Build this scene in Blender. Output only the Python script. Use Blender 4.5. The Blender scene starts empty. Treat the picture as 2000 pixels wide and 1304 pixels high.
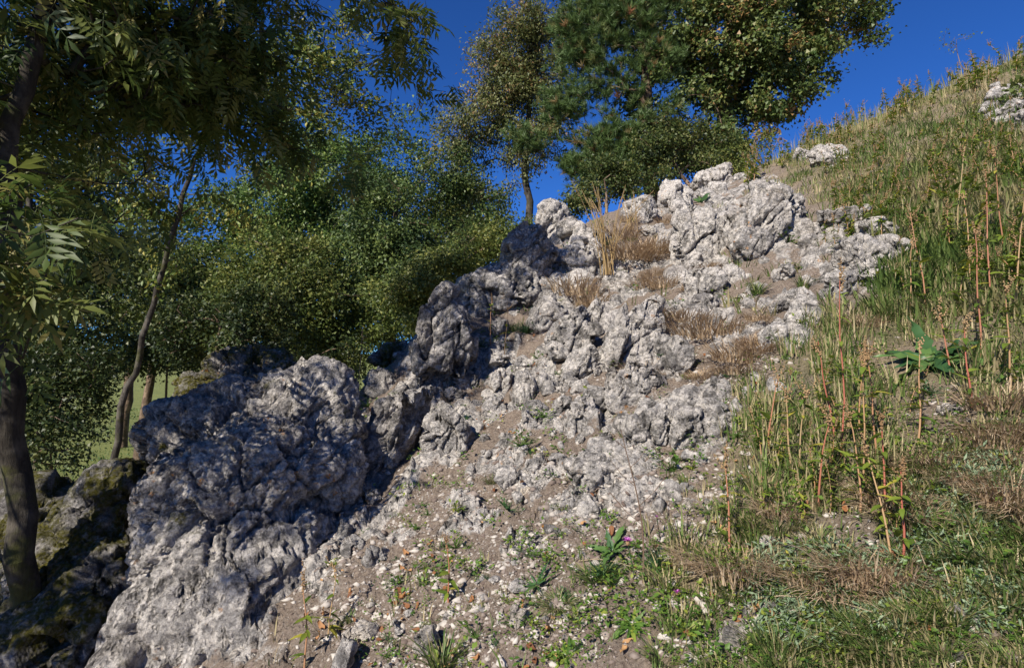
import bpy, bmesh, math, random
import numpy as np
from mathutils import Vector, Matrix

# ------------------------------------------------------------------ camera, sky, sun, exposure
SC = bpy.context.scene
COL = SC.collection
EYE = 1.62
LENS = 20.0
PITCH = math.radians(2.0)
F = LENS / 36.0 * 2000.0                      # focal length in photo pixels

cam_d = bpy.data.cameras.new('camera')
cam_d.lens = LENS; cam_d.sensor_width = 36.0
cam_d.clip_start = 0.05; cam_d.clip_end = 6000
cam = bpy.data.objects.new('camera', cam_d); COL.objects.link(cam)
cam.location = (0, 0, EYE); cam.rotation_euler = (math.pi / 2 + PITCH, 0, 0)
SC.camera = cam

LDIR = Vector((0.50, 0.65, -0.60)).normalized()          # where the sunlight travels
W = bpy.data.worlds.new('World'); SC.world = W; W.use_nodes = True
_n = W.node_tree.nodes; _l = W.node_tree.links; _n.clear()
sky = _n.new('ShaderNodeTexSky'); sky.sky_type = 'NISHITA'; sky.sun_disc = False
sky.sun_elevation = math.asin(-LDIR.z)
sky.sun_rotation = math.atan2(-LDIR.x, -LDIR.y)
sky.altitude = 2600; sky.air_density = 1.0; sky.dust_density = 0.0; sky.ozone_density = 6.0
bg = _n.new('ShaderNodeBackground'); bg.inputs['Strength'].default_value = 0.060
wo = _n.new('ShaderNodeOutputWorld')
tint = _n.new('ShaderNodeMix'); tint.data_type = 'RGBA'; tint.blend_type = 'MULTIPLY'; tint.inputs[0].default_value = 1.0
tint.inputs[7].default_value = (.38, .84, 1.47, 1)         # deep, polarised blue
_l.new(sky.outputs[0], tint.inputs[6]); _l.new(tint.outputs[2], bg.inputs['Color']); _l.new(bg.outputs[0], wo.inputs['Surface'])

sun_d = bpy.data.lights.new('sun', 'SUN'); sun_d.energy = 5.0; sun_d.angle = math.radians(0.53)
sun_d.color = (1.0, 0.93, 0.82)
sun = bpy.data.objects.new('sun', sun_d); COL.objects.link(sun)
sun.rotation_euler = LDIR.to_track_quat('-Z', 'Y').to_euler(); sun.location = (-8, -10, 12)

SC.view_settings.view_transform = 'Standard'; SC.view_settings.look = 'None'
SC.view_settings.exposure = 0.62; SC.view_settings.gamma = 1.0
SC.view_settings.use_curve_mapping = False
SC.cycles.max_bounces = 6; SC.cycles.diffuse_bounces = 3; SC.cycles.transmission_bounces = 3
SC.cycles.transparent_max_bounces = 4

rng = np.random.default_rng(11)

# ------------------------------------------------------------------ numeric helpers
def nrm(v):
    v = np.asarray(v, float)
    return v / (np.linalg.norm(v, axis=-1, keepdims=True) + 1e-12)

def sstep(a, b, x):
    t = np.clip((np.asarray(x, float) - a) / (b - a), 0, 1)
    return t * t * (3 - 2 * t)

def _hash(ix, iy, iz, s):
    h = (ix.astype(np.int64) * 374761393 + iy.astype(np.int64) * 668265263 + iz.astype(np.int64) * 2147483647 + s * 974634777) & 0xffffffff
    h = ((h ^ (h >> 13)) * 1274126177) & 0xffffffff
    h = ((h ^ (h >> 16)) * 2246822519) & 0xffffffff
    return (h ^ (h >> 15)) & 0xffffffff

_G = nrm(np.random.default_rng(5).normal(size=(256, 3)))
def perlin(p, seed=0):
    p = np.asarray(p, float); i = np.floor(p); f = p - i; i = i.astype(np.int64)
    u = f * f * f * (f * (f * 6 - 15) + 10); out = np.zeros(len(p))
    for dx in (0, 1):
        wx = u[:, 0] if dx else 1 - u[:, 0]
        for dy in (0, 1):
            wy = u[:, 1] if dy else 1 - u[:, 1]
            for dz in (0, 1):
                wz = u[:, 2] if dz else 1 - u[:, 2]
                g = _G[_hash(i[:, 0] + dx, i[:, 1] + dy, i[:, 2] + dz, seed) & 255]
                out += wx * wy * wz * (g[:, 0] * (f[:, 0] - dx) + g[:, 1] * (f[:, 1] - dy) + g[:, 2] * (f[:, 2] - dz))
    return out * 1.6

def fbm(p, octv=4, seed=0, gain=0.5, ridged=False):
    a = 1.0; s = np.zeros(len(p)); q = np.array(p, float); tot = 0
    for k in range(octv):
        n = perlin(q, seed + k * 17)
        if ridged: n = 1 - 2 * np.abs(n)
        s += a * n; tot += a; a *= gain; q = q * 2.03 + 3.1
    return s / tot

def worley(p, seed=0, flat=False, facet=None):
    p = np.asarray(p, float); i = np.floor(p).astype(np.int64)
    f1 = np.full(len(p), 9.0); f2 = np.full(len(p), 9.0); cid = np.zeros(len(p), np.int64)
    for dx in (-1, 0, 1):
        for dy in (-1, 0, 1):
            for dz in ((0,) if flat else (-1, 0, 1)):
                cx, cy, cz = i[:, 0] + dx, i[:, 1] + dy, i[:, 2] + dz
                h = _hash(cx, cy, cz, seed); h2 = _hash(cx, cy, cz, seed + 91)
                ox = (h & 1023) / 1023.0; oy = ((h >> 10) & 1023) / 1023.0; oz = (h2 & 1023) / 1023.0
                d = (cx + ox - p[:, 0]) ** 2 + (cy + oy - p[:, 1]) ** 2
                if not flat: d = d + (cz + oz - p[:, 2]) ** 2
                c = d < f1
                f2 = np.where(c, f1, np.minimum(f2, d)); f1 = np.where(c, d, f1); cid = np.where(c, h2, cid)
                if facet is not None:
                    g = _G[(h >> 20) & 255]
                    dt = g[:, 0] * (p[:, 0] - cx - ox) + g[:, 1] * (p[:, 1] - cy - oy)
                    if not flat: dt = dt + g[:, 2] * (p[:, 2] - cz - oz)
                    facet[:] = np.where(c, dt, facet)
    return np.sqrt(f1), np.sqrt(f2), (cid & 1023) / 1023.0

def ray(px, py):
    xc = (np.asarray(px, float) - 1000) / F; yc = (652 - np.asarray(py, float)) / F
    return np.stack([xc, math.cos(PITCH) - yc * math.sin(PITCH), math.sin(PITCH) + yc * math.cos(PITCH)], -1)

def P(px, py, y):
    r = ray(px, py); r = r / r[..., 1:2] * np.asarray(y, float)[..., None] if np.ndim(y) else r / r[..., 1:2] * y
    return r + np.array([0, 0, EYE])

def proj(v):
    v = np.asarray(v, float) - np.array([0, 0, EYE])
    d = v[..., 1] * math.cos(PITCH) + v[..., 2] * math.sin(PITCH)
    up = -v[..., 1] * math.sin(PITCH) + v[..., 2] * math.cos(PITCH)
    d = np.where(d > 0.2, d, np.nan)
    return np.nan_to_num(1000 + F * v[..., 0] / d, nan=-9e3), np.nan_to_num(652 - F * up / d, nan=-9e3)

# ------------------------------------------------------------------ mesh and object helpers
def make_mesh(name, V, T, tint=None, mats=(), midx=None, smooth=True, attrs=None):
    V = np.ascontiguousarray(V, np.float32); T = np.ascontiguousarray(T, np.int32)
    me = bpy.data.meshes.new(name)
    me.vertices.add(len(V)); me.vertices.foreach_set('co', V.ravel())
    k = T.shape[1]
    me.loops.add(T.size); me.loops.foreach_set('vertex_index', T.ravel())
    me.polygons.add(len(T)); me.polygons.foreach_set('loop_start', np.arange(0, T.size, k, dtype=np.int32))
    if smooth: me.polygons.foreach_set('use_smooth', np.ones(len(T), bool))
    for m in mats: me.materials.append(m)
    if midx is not None: me.polygons.foreach_set('material_index', np.asarray(midx, np.int32))
    A = dict(attrs or {})
    if tint is not None: A['tint'] = tint
    for an, av in A.items():
        a = me.attributes.new(an, 'FLOAT', 'POINT'); a.data.foreach_set('value', np.asarray(av, np.float32))
    me.update(calc_edges=True)
    return me

def link(name, me, parent=None, loc=None, R=None, s=1.0):
    o = bpy.data.objects.new(name, me); COL.objects.link(o)
    if parent is not None: o.parent = parent
    if R is not None:
        M = Matrix([[float(R[i][j]) for j in range(3)] for i in range(3)]); o.rotation_mode = 'QUATERNION'
        o.rotation_quaternion = M.to_quaternion()
    if loc is not None: o.location = [float(c) for c in loc]
    if s != 1.0: o.scale = (s, s, s) if np.isscalar(s) else s
    return o

def tag(o, label=None, cat=None, group=None, kind=None):
    if label: o['label'] = label
    if cat: o['category'] = cat
    if group: o['group'] = group
    if kind: o['kind'] = kind
    return o

def thing(name, loc, label, cat, group=None):
    o = link(name, None, loc=loc); o.empty_display_size = 0.1
    return tag(o, label, cat, group)

def frames(fwd, up):
    y = nrm(fwd); x = nrm(np.cross(y, up)); z = np.cross(x, y)
    return np.stack([x, y, z], -1)               # columns x, y, z

def inst(tV, tT, pos, R, s):
    n, k = len(pos), len(tV); s = np.broadcast_to(np.asarray(s, float), (n,))
    V = np.einsum('nij,kj->nki', R, tV) * s[:, None, None] + pos[:, None, :]
    T = tT[None] + (np.arange(n) * k)[:, None, None]
    return V.reshape(-1, 3), T.reshape(-1, tT.shape[1])

def merge(parts):
    Vs, Ts, off = [], [], 0
    for V, T in parts:
        Vs.append(V); Ts.append(np.asarray(T) + off); off += len(V)
    return np.concatenate(Vs), np.concatenate(Ts)

def rand_rotz(n):
    a = rng.uniform(0, 2 * np.pi, n); c, s_ = np.cos(a), np.sin(a); R = np.zeros((n, 3, 3))
    R[:, 0, 0] = c; R[:, 0, 1] = -s_; R[:, 1, 0] = s_; R[:, 1, 1] = c; R[:, 2, 2] = 1
    return R

def tube(pts, rad, sides=6, cap=False):
    pts = np.asarray(pts, float); rad = np.broadcast_to(np.asarray(rad, float), (len(pts),))
    d = nrm(np.gradient(pts, axis=0)); ref = np.array([0.3, 1.0, 0.15]); ref = ref if abs(nrm(ref) @ d[0]) < .9 else np.array([1., .1, .2])
    x = nrm(np.cross(d, ref)); z = np.cross(x, d)
    a = np.arange(sides) / sides * 2 * np.pi
    V = pts[:, None] + rad[:, None, None] * (np.cos(a)[None, :, None] * x[:, None] + np.sin(a)[None, :, None] * z[:, None])
    V = V.reshape(-1, 3); T = []
    for i in range(len(pts) - 1):
        for j in range(sides):
            a0 = i * sides + j; a1 = i * sides + (j + 1) % sides; b0 = a0 + sides; b1 = a1 + sides
            T += [(a0, a1, b1), (a0, b1, b0)]
    return V, np.array(T)

# ------------------------------------------------------------------ materials
class NT:
    def __init__(s, name):
        s.m = bpy.data.materials.new(name); s.m.use_nodes = True; s.t = s.m.node_tree; s.t.nodes.clear()
    def n(s, t, **k):
        o = s.t.nodes.new(t)
        for a, b in k.items(): setattr(o, a, b)
        return o
    def l(s, a, b): s.t.links.new(a, b)
    def pos(s): return s.n('ShaderNodeNewGeometry').outputs['Position']
    def val(s, sock, v):
        if hasattr(v, 'is_output'): s.l(v, sock)
        else: sock.default_value = v
    def noise(s, vec, scale, detail=6, rough=.6, dist=0):
        o = s.n('ShaderNodeTexNoise'); s.l(vec, o.inputs['Vector'])
        o.inputs['Scale'].default_value = scale; o.inputs['Detail'].default_value = detail
        o.inputs['Roughness'].default_value = rough; o.inputs['Distortion'].default_value = dist
        return o.outputs['Fac']
    def vor(s, vec, scale, feature='F1', out='Distance', rand=1):
        o = s.n('ShaderNodeTexVoronoi', feature=feature); s.l(vec, o.inputs['Vector']); o.inputs['Scale'].default_value = scale
        o.inputs['Randomness'].default_value = rand
        return o.outputs[out]
    def ramp(s, fac, stops):
        o = s.n('ShaderNodeValToRGB'); s.l(fac, o.inputs[0]); e = o.color_ramp.elements
        while len(e) < len(stops): e.new(0.5)
        for i, (p, c) in enumerate(stops):
            e[i].position = p; e[i].color = (c, c, c, 1) if np.isscalar(c) else (*c, 1)
        return o.outputs[0]
    def mix(s, fac, a, b, mode='MIX'):
        o = s.n('ShaderNodeMix', data_type='RGBA', blend_type=mode); s.val(o.inputs[0], fac)
        for k, v in ((6, a), (7, b)):
            if hasattr(v, 'is_output'): s.l(v, o.inputs[k])
            else: o.inputs[k].default_value = (*v, 1)
        return o.outputs[2]
    def math(s, op, a, b=0.0, clamp=False):
        o = s.n('ShaderNodeMath', operation=op, use_clamp=clamp); s.val(o.inputs[0], a); s.val(o.inputs[1], b)
        return o.outputs[0]
    def attr(s, name):
        return s.n('ShaderNodeAttribute', attribute_name=name).outputs['Fac']
    def bump(s, h, strength, dist, prev=None):
        o = s.n('ShaderNodeBump'); s.l(h, o.inputs['Height']); o.inputs['Strength'].default_value = strength; o.inputs['Distance'].default_value = dist
        if prev is not None: s.l(prev, o.inputs['Normal'])
        return o.outputs[0]
    def out(s, col, rough=.9, normal=None, spec=.2, trans=0.0, tcol=None):
        b = s.n('ShaderNodeBsdfPrincipled'); s.val(b.inputs['Roughness'], rough)
        b.inputs['Specular IOR Level'].default_value = spec
        if hasattr(col, 'is_output'): s.l(col, b.inputs['Base Color'])
        else: b.inputs['Base Color'].default_value = (*col, 1)
        if normal is not None: s.l(normal, b.inputs['Normal'])
        sh = b.outputs[0]
        if trans:
            t = s.n('ShaderNodeBsdfTranslucent')
            c = tcol if tcol is not None else col
            if hasattr(c, 'is_output'): s.l(c, t.inputs['Color'])
            else: t.inputs['Color'].default_value = (*c, 1)
            mx = s.n('ShaderNodeMixShader'); mx.inputs[0].default_value = trans
            s.l(sh, mx.inputs[1]); s.l(t.outputs[0], mx.inputs[2]); sh = mx.outputs[0]
        o = s.n('ShaderNodeOutputMaterial'); s.l(sh, o.inputs['Surface'])
        return s.m

def rock_colour(t, pos, grey=0.5, lichen=0.5, warm=0.0):
    """weathered limestone: pale stone, grey and near-black lichen film, orange lichen specks"""
    n1 = t.noise(pos, 5.5, 9, .68, .6); n2 = t.noise(pos, 17, 8, .72, .4); n3 = t.noise(pos, 70, 5, .7)
    pale = t.mix(t.ramp(n3, [(.3, 0), (.7, 1)]), (.50, .455, .41), (.735, .685, .625))
    if warm: pale = t.mix(warm, pale, (.60, .51, .40))
    gr = t.mix(t.ramp(n3, [(.35, 0), (.65, 1)]), (.215, .20, .19), (.43, .405, .38))
    g = grey
    c = t.mix(t.ramp(n2, [(.50 - .16 * g, 1), (.66 - .10 * g, 0)]) if False else t.ramp(n2, [(.36 + .16 * g, 1), (.47 + .16 * g, 0)]), pale, gr)
    dk = t.math('MULTIPLY', t.ramp(n1, [(.33 + .10 * g, 1), (.47 + .10 * g, 0)]), t.ramp(n2, [(.40, 1), (.62, 0)]))
    c = t.mix(t.math('MULTIPLY', dk, .95), c, (.055, .051, .047))
    n5 = t.noise(pos, 11, 9, .75, 1.2); c = t.mix(t.ramp(n5, [(.54, 0), (.63, .75)]), c, t.mix(n3, (.07, .065, .06), (.20, .185, .17)))
    n4 = t.noise(pos, 2.1, 7, .7, .8); c = t.mix(t.ramp(n4, [(.50, 0), (.62, .55)]), c, t.mix(1.0, c, (.55, .53, .52), 'MULTIPLY'))
    pit = t.ramp(t.noise(pos, 46, 7, .7, .3), [(.36, 1), (.45, 0)])
    c = t.mix(t.math('MULTIPLY', pit, t.ramp(n2, [(.35, .9), (.7, .35)])), c, (.10, .092, .085))
    vc = t.vor(pos, 13); sp = t.math('MULTIPLY', t.ramp(vc, [(.16, 1), (.22, 0)]), t.ramp(t.noise(pos, 2.3, 3), [(.60 - .1 * lichen, 0), (.66 - .08 * lichen, 1)]))
    c = t.mix(t.math('MULTIPLY', sp, t.ramp(n3, [(.4, 0), (.6, 1)])), c, (.46, .20, .035))
    return c

def rock_bump(t, pos):
    b = t.bump(t.noise(pos, 30, 10, .75, .6), .9, .045)
    return t.bump(t.vor(pos, 52), .5, .02, b)

def rock_mat(name, grey=.5, lichen=.4, moss=0.0, warm=0.0):
    t = NT(name); pos = t.pos(); c = rock_colour(t, pos, grey, lichen, warm)
    if moss:
        m = t.math('MULTIPLY', t.ramp(t.noise(pos, 4.2, 8, .65), [(.62 - .25 * moss, 0), (.72 - .25 * moss, 1)]), t.ramp(t.noise(pos, 40, 5, .6), [(.3, .3), (.55, 1)]))
        mc = t.mix(t.noise(pos, 90, 4), (.035, .04, .008), (.14, .12, .02))
        c = t.mix(m, c, mc)
    return t.out(c, .92, rock_bump(t, pos), .15)

M = {}
M['rock'] = rock_mat('limestone', .42, .4)
M['rock_grey'] = rock_mat('limestone_grey', .80, .6)
M['rock_bright'] = rock_mat('limestone_bright', .18, .2)
M['rock_moss'] = rock_mat('limestone_mossy', 1.2, .7, .80)
M['rock_tip'] = rock_mat('limestone_half_mossy', .3, .4, .30)
M['rock_boulder'] = rock_mat('limestone_boulder', .62, .85, .12)
M['stone_white'] = rock_mat('loose_limestone', .15, -.5, 0, .35)
M['stone_cream'] = rock_mat('cream_stone', -.6, -3, 0, .85)

def ground_mat():
    t = NT('stony_hillside'); pos = t.pos()
    soil = t.mix(t.noise(pos, 9, 8, .65), (.10, .072, .055), (.28, .215, .17))
    soil = t.mix(t.ramp(t.noise(pos, 60, 6, .7), [(.35, 0), (.7, 1)]), soil, (.33, .27, .215))
    wp = t.n('ShaderNodeVectorMath', operation='ADD'); t.l(pos, wp.inputs[0])
    wn = t.n('ShaderNodeTexNoise'); t.l(pos, wn.inputs['Vector']); wn.inputs['Scale'].default_value = 30; ws = t.n('ShaderNodeVectorMath', operation='SCALE'); t.l(wn.outputs['Color'], ws.inputs[0]); ws.inputs['Scale'].default_value = .03; t.l(ws.outputs[0], wp.inputs[1])
    vg = t.vor(wp.outputs[0], 70); vcol = t.vor(wp.outputs[0], 70, 'F1', 'Color')
    sel = t.math('MULTIPLY', t.ramp(vcol, [(.48, 0), (.60, 1)]), t.ramp(t.noise(pos, 5, 6, .7), [(.42, 0), (.6, 1)]))
    peb = t.math('MULTIPLY', t.ramp(vg, [(.30, 1), (.42, 0)]), sel)
    soil = t.mix(t.math('MULTIPLY', peb, t.ramp(t.attr('gravel'), [(0, .25), (.6, .95)])), soil, t.mix(vcol, (.42, .38, .34), (.66, .62, .57)))
    litter = t.mix(t.noise(pos, 25, 8, .7), (.19, .145, .085), (.42, .335, .215))
    litter = t.mix(t.ramp(t.noise(pos, 3.5, 6, .6), [(.42, 0), (.6, .7)]), litter, (.10, .12, .04))
    c = t.mix(t.math('MULTIPLY', t.attr('grassy'), t.ramp(t.noise(pos, 4, 7, .7), [(.35, .25), (.6, .95)])), soil, litter)
    rk = rock_colour(t, pos, .5, .5)
    rf = t.math('ADD', t.attr('rocky'), t.math('MULTIPLY', t.math('SUBTRACT', t.noise(pos, 8, 8, .7), .5), 1.3))
    c = t.mix(t.ramp(rf, [(.38, 0), (.56, 1)]), c, rk)
    mead = t.mix(t.noise(pos, 1.2, 9, .75), (.07, .10, .025), (.30, .31, .11))
    c = t.mix(t.attr('meadow'), c, mead)
    return t.out(c, .95, rock_bump(t, pos), .1)
M['ground'] = ground_mat()

def leaf_mat(name, stops, trans=.3, rough=.5, spec=.35, noise=0):
    t = NT(name); c = t.ramp(t.attr('tint'), stops)
    if noise:
        c = t.mix(t.ramp(t.noise(t.pos(), noise, 3), [(.3, 0), (.8, .6)]), c, stops[-1][1])
    return t.out(c, rough, None, spec, trans, t.mix(.5, c, (.16, .20, .02), 'ADD') if False else c)

M['ash_leaf'] = leaf_mat('ash_leaf', [(0, (.05, .085, .02)), (.5, (.10, .145, .03)), (.8, (.21, .22, .055)), (1, (.31, .27, .09))], .45)
M['slim_leaf'] = leaf_mat('slim_tree_leaf', [(0, (0.060, 0.101, 0.025)), (.7, (0.151, 0.202, 0.040)), (1, (0.343, 0.302, 0.060))], .28)
M['bush_leaf'] = leaf_mat('bush_leaf', [(0, (0.044, 0.091, 0.025)), (.6, (0.101, 0.172, 0.036)), (1, (0.222, 0.282, 0.060))], .25)
M['shade_leaf'] = leaf_mat('shaded_bush_leaf', [(0, (.03, .05, .014)), (.6, (.075, .105, .025)), (1, (.17, .17, .05))], .25)  # bush leaf colours darkened, with shade put into them
M['deep_shade_leaf'] = leaf_mat('canopy_shaded_leaf', [(0, (.018, .032, .009)), (.7, (.045, .068, .016)), (1, (.12, .13, .035))], .22)  # darker still: canopy shade on the left plants is put into the colour
M['bush_blue'] = leaf_mat('bush_deep_leaf', [(0, (.035, .065, .02)), (.6, (.085, .13, .035)), (1, (.17, .21, .055))], .25)
M['bush_yellow'] = leaf_mat('bush_yellowish_leaf', [(0, (.06, .09, .02)), (.6, (.12, .155, .035)), (1, (.24, .24, .06))], .28)
M['brown_leaf'] = leaf_mat('thin_brown_leaf', [(0, (.085, .11, .03)), (.6, (.165, .18, .06)), (.93, (.24, .215, .09)), (1, (.28, .18, .08))], .3)
M['maple_leaf'] = leaf_mat('maple_leaf', [(0, (.05, .085, .02)), (.6, (.11, .145, .035)), (.92, (.18, .18, .05)), (1, (.27, .16, .06))], .2)
M['pine_needle'] = leaf_mat('pine_needle', [(0, (.05, .09, .025)), (.7, (.105, .165, .045)), (.85, (.18, .16, .055)), (1, (.30, .14, .07))], .15)
M['weed_leaf'] = leaf_mat('weed_leaf', [(0, (.09, .15, .02)), (.7, (.20, .26, .035)), (1, (.36, .33, .05))], .35)
M['weed_stem'] = leaf_mat('weed_stem', [(0, (.34, .10, .07)), (.35, (.36, .19, .10)), (1, (.38, .29, .15))], 0, .5)
M['weed_seed'] = leaf_mat('weed_seed', [(0, (.22, .13, .06)), (1, (.40, .27, .14))], .15, .8)
M['grass_green'] = leaf_mat('green_grass', [(0, (.06, .11, .028)), (.6, (.13, .19, .05)), (.85, (.22, .22, .085)), (1, (.42, .34, .19))], .25, .5, .3)
M['grass_mix'] = leaf_mat('mixed_grass', [(0, (.075, .13, .03)), (.50, (.16, .215, .06)), (.64, (.29, .26, .12)), (1, (.48, .39, .23))], .25, .6, .25)
M['grass_tan'] = leaf_mat('dry_grass', [(0, (.34, .235, .135)), (.6, (.50, .37, .24)), (1, (.62, .50, .35))], .2, .7, .2)
M['grass_gold'] = leaf_mat('golden_dry_stalk', [(0, (.26, .16, .06)), (1, (.46, .33, .16))], .1, .6)
M['herb'] = leaf_mat('low_herb', [(0, (.05, .11, .018)), (.6, (.11, .20, .03)), (1, (.25, .29, .045))], .3)
M['herb_silver'] = leaf_mat('silvery_herb', [(0, (.11, .17, .09)), (1, (.27, .34, .21))], .2, .7)
M['herb_dark'] = leaf_mat('dark_broad_leaf', [(0, (.03, .08, .025)), (.7, (.06, .13, .045)), (1, (.12, .20, .04))], .2, .45)
M['dead_leaf'] = leaf_mat('fallen_leaf', [(0, (.15, .06, .025)), (.6, (.28, .12, .045)), (1, (.40, .23, .10))], .15, .7)
M['purple'] = leaf_mat('purple_petal', [(0, (.42, .07, .38)), (1, (.60, .16, .55))], .2)
M['white_petal'] = leaf_mat('white_petal', [(0, (.7, .7, .62)), (1, (.8, .8, .75))], .2)
M['dry_wood'] = leaf_mat('dry_stalk', [(0, (.12, .075, .05)), (1, (.34, .27, .18))], 0, .8)

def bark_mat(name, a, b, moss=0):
    t = NT(name); pos = t.pos()
    mp = t.n('ShaderNodeMapping'); t.l(pos, mp.inputs[0]); mp.inputs['Scale'].default_value = (1, 1, .25)
    n = t.noise(mp.outputs[0], 38, 8, .7, .5)
    c = t.mix(t.ramp(n, [(.3, 0), (.7, 1)]), a, b)
    c = t.mix(t.ramp(t.noise(pos, 6, 6, .6), [(.5, 0), (.62, 1)]), c, tuple(min(1, x * 1.6) for x in b))
    if moss: c = t.mix(t.ramp(t.noise(pos, 4, 7, .6), [(.52, 0), (.62, moss)]), c, (.07, .075, .015))
    return t.out(c, .9, t.bump(n, .8, .015), .15)
M['bark'] = bark_mat('ash_bark', (.018, .015, .012), (.055, .048, .038), .6)
M['bark_grey'] = bark_mat('grey_bark', (.025, .021, .018), (.075, .066, .055), .5)
M['bark_brown'] = bark_mat('brown_bark', (.06, .042, .03), (.16, .115, .08), 0)

# ------------------------------------------------------------------ the hillside
def crest_s(x, y): return -.75 * (x + 2.3) + .66 * (y - 3.6)
def crest_t(x, y): return .66 * (x + 2.3) + .75 * (y - 3.6)

def base_h(x, y):
    x = np.asarray(x, float); y = np.asarray(y, float)
    yc = np.clip((y - 10) / .9, -30, 30); ys = y - .9 * np.log1p(np.exp(yc)); ys = np.where(y > 36, 10, ys); ys = np.maximum(ys, -7)
    xs = np.clip(x, -14, 14)
    pl = .42 * xs + .33 * ys
    s = crest_s(x, y); t = crest_t(x, y)
    pl = pl + .50 * np.exp(-(s + .15) ** 2 / .45) * sstep(.8, 2.6, t) * (1 - sstep(5.0, 7.6, t))
    # a gully between the ridge and the middle outcrop
    pl = pl - .16 * np.exp(-((x + .25) ** 2 / .12 + (y - 4.7) ** 2 / .5))
    w = sstep(.25, 5.0, s)
    far = np.hypot(x, y)
    return pl * (1 - w) + (-2.0 + .004 * np.clip(far - 60, 0, 400)) * w

ROCKY = [(1120,690,270,130),(1260,850,170,90),(870,690,120,170),(770,880,100,140),(1010,520,120,90),(1120,500,90,70),(1380,470,120,140),
         (1490,430,95,100),(1660,490,120,100),(1550,630,70,65),(1330,375,130,50),(1160,930,200,110),(1000,850,260,90),(1420,620,130,80),(1230,560,150,80),(430,1010,300,330),(1975,215,70,45),
         (1605,305,60,25),(150,1100,180,260),(720,700,80,60),(760,1010,70,60),(900,1010,90,45),(1010,1060,80,35),(1330,960,70,50)]
GRAVEL = [(900,1120,340,220),(1300,980,170,160),(1450,1230,150,90),(1410,720,130,90),(1930,1240,110,80),(1850,800,80,50),(1650,1060,120,60)]
XB_PY = [0, 280, 450, 600, 720, 860, 950, 1100, 1304, 1600]
XB_PX = [1350, 1440, 1720, 1660, 1500, 1440, 1370, 1310, 1270, 1200]

def blobs(px, py, L):
    m = np.zeros(np.shape(px))
    for (a, b, rx, ry) in L:
        m = np.maximum(m, 1.15 - np.sqrt(((px - a) / rx) ** 2 + ((py - b) / ry) ** 2))
    return np.clip(m * 1.6, 0, 1)

def masks(x, y):
    z = base_h(x, y); px, py = proj(np.stack([x, y, z], -1)); s = crest_s(x, y)
    near = (s < 1.2) & (y > .3) & (y < 13)
    n = perlin(np.stack([x * 2.2, y * 2.2, z * 0], -1), 4); n2 = perlin(np.stack([x * 6, y * 6, z * 0], -1), 9)
    rocky = blobs(px, py, ROCKY) * near * (1 - .85 * sstep(-.02, .22, perlin(np.stack([x * 3.4, y * 3.4, z * 0 + 7], -1), 14)))
    gravel = np.maximum(blobs(px, py, GRAVEL), rocky * .8) * near
    grassy = sstep(-70, 70, px - np.interp(py, XB_PY, XB_PX) + 130 * n + 60 * n2) * (y > .2)
    grassy = np.maximum(grassy, sstep(.1, 1.5, s)); grassy = np.where(y <= .2, .8, grassy)
    grassy = grassy * (1 - .75 * blobs(px, py, GRAVEL) * near)
    meadow = sstep(2.5, 4.5, s) * sstep(6, 10, np.hypot(x, y))
    return rocky, gravel, grassy, meadow

def H(x, y, mk=None):
    x = np.asarray(x, float); y = np.asarray(y, float)
    z = base_h(x, y); rocky, gravel, grassy, meadow = masks(x, y) if mk is None else mk
    near = 1 - sstep(13, 20, np.hypot(x, y))
    p = np.stack([x, y, z], -1)
    wob = np.stack([perlin(p * 5, 31), perlin(p * 5, 32), np.zeros(len(p))], -1) * .06
    q = p + wob
    fa = np.zeros(len(p)); fb = np.zeros(len(p))
    f1, f2, c1 = worley(q * np.array([5.2, 3.8, 0]), 3, True, fa); g1, g2, c2 = worley(q * np.array([13.5, 11, 0]), 7, True, fb)
    blk = fa * .10 + (c1 - .5) * .11 - .05 * np.exp(-((f2 - f1) / .08) ** 2)
    blk = blk + fb * .035 + (c2 - .5) * .04 + .03 * fbm(p * 9, 3, 12, .55, True) + .014 * fbm(p * 30, 3, 15, .6, True)
    grav = .030 * fbm(p * 12, 3, 22, .6) + .014 * fbm(p * 42, 2, 25) + .045 * perlin(p * 3.2, 28)
    grs = .035 * perlin(p * 2.6, 41) + .02 * perlin(p * 7, 42) + .008 * perlin(p * 25, 43)
    return z + near * (rocky * blk + (1 - rocky) * (grav * (1 - .5 * grassy) + grs * grassy)) + .25 * meadow * perlin(p * .12, 50) * sstep(10, 25, np.hypot(x, y))

def build_hillside():
    an = np.concatenate([np.radians(np.arange(-180, -54, 6.0)), np.radians(np.arange(-54, 54.01, .205)), np.radians(np.arange(60, 180, 6.0))])
    r = np.concatenate([[0.02, .15], np.geomspace(.35, 14, 410), np.geomspace(14.4, 4000, 46)])
    A, Rr = np.meshgrid(an, r); x = (np.sin(A) * Rr).ravel(); y = (np.cos(A) * Rr).ravel()
    mk = masks(x, y); z = H(x, y, mk)
    na, nr = len(an), len(r); i = np.arange(nr - 1)[:, None] * na; j = np.arange(na)[None]; j2 = (j + 1) % na
    Q = np.stack([i + j, i + j2, i + na + j2, i + na + j], -1).reshape(-1, 4)
    Q = Q[:, ::-1]
    me = make_mesh('hillside', np.stack([x, y, z], -1), Q, mats=[M['ground']], smooth=False, attrs=dict(rocky=mk[0], gravel=mk[1], grassy=mk[2], meadow=mk[3]))
    o = link('hillside', me); tag(o, kind='structure'); o['label'] = 'stony hillside of soil and bedrock falling to a meadow'
    return o
build_hillside()

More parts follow.
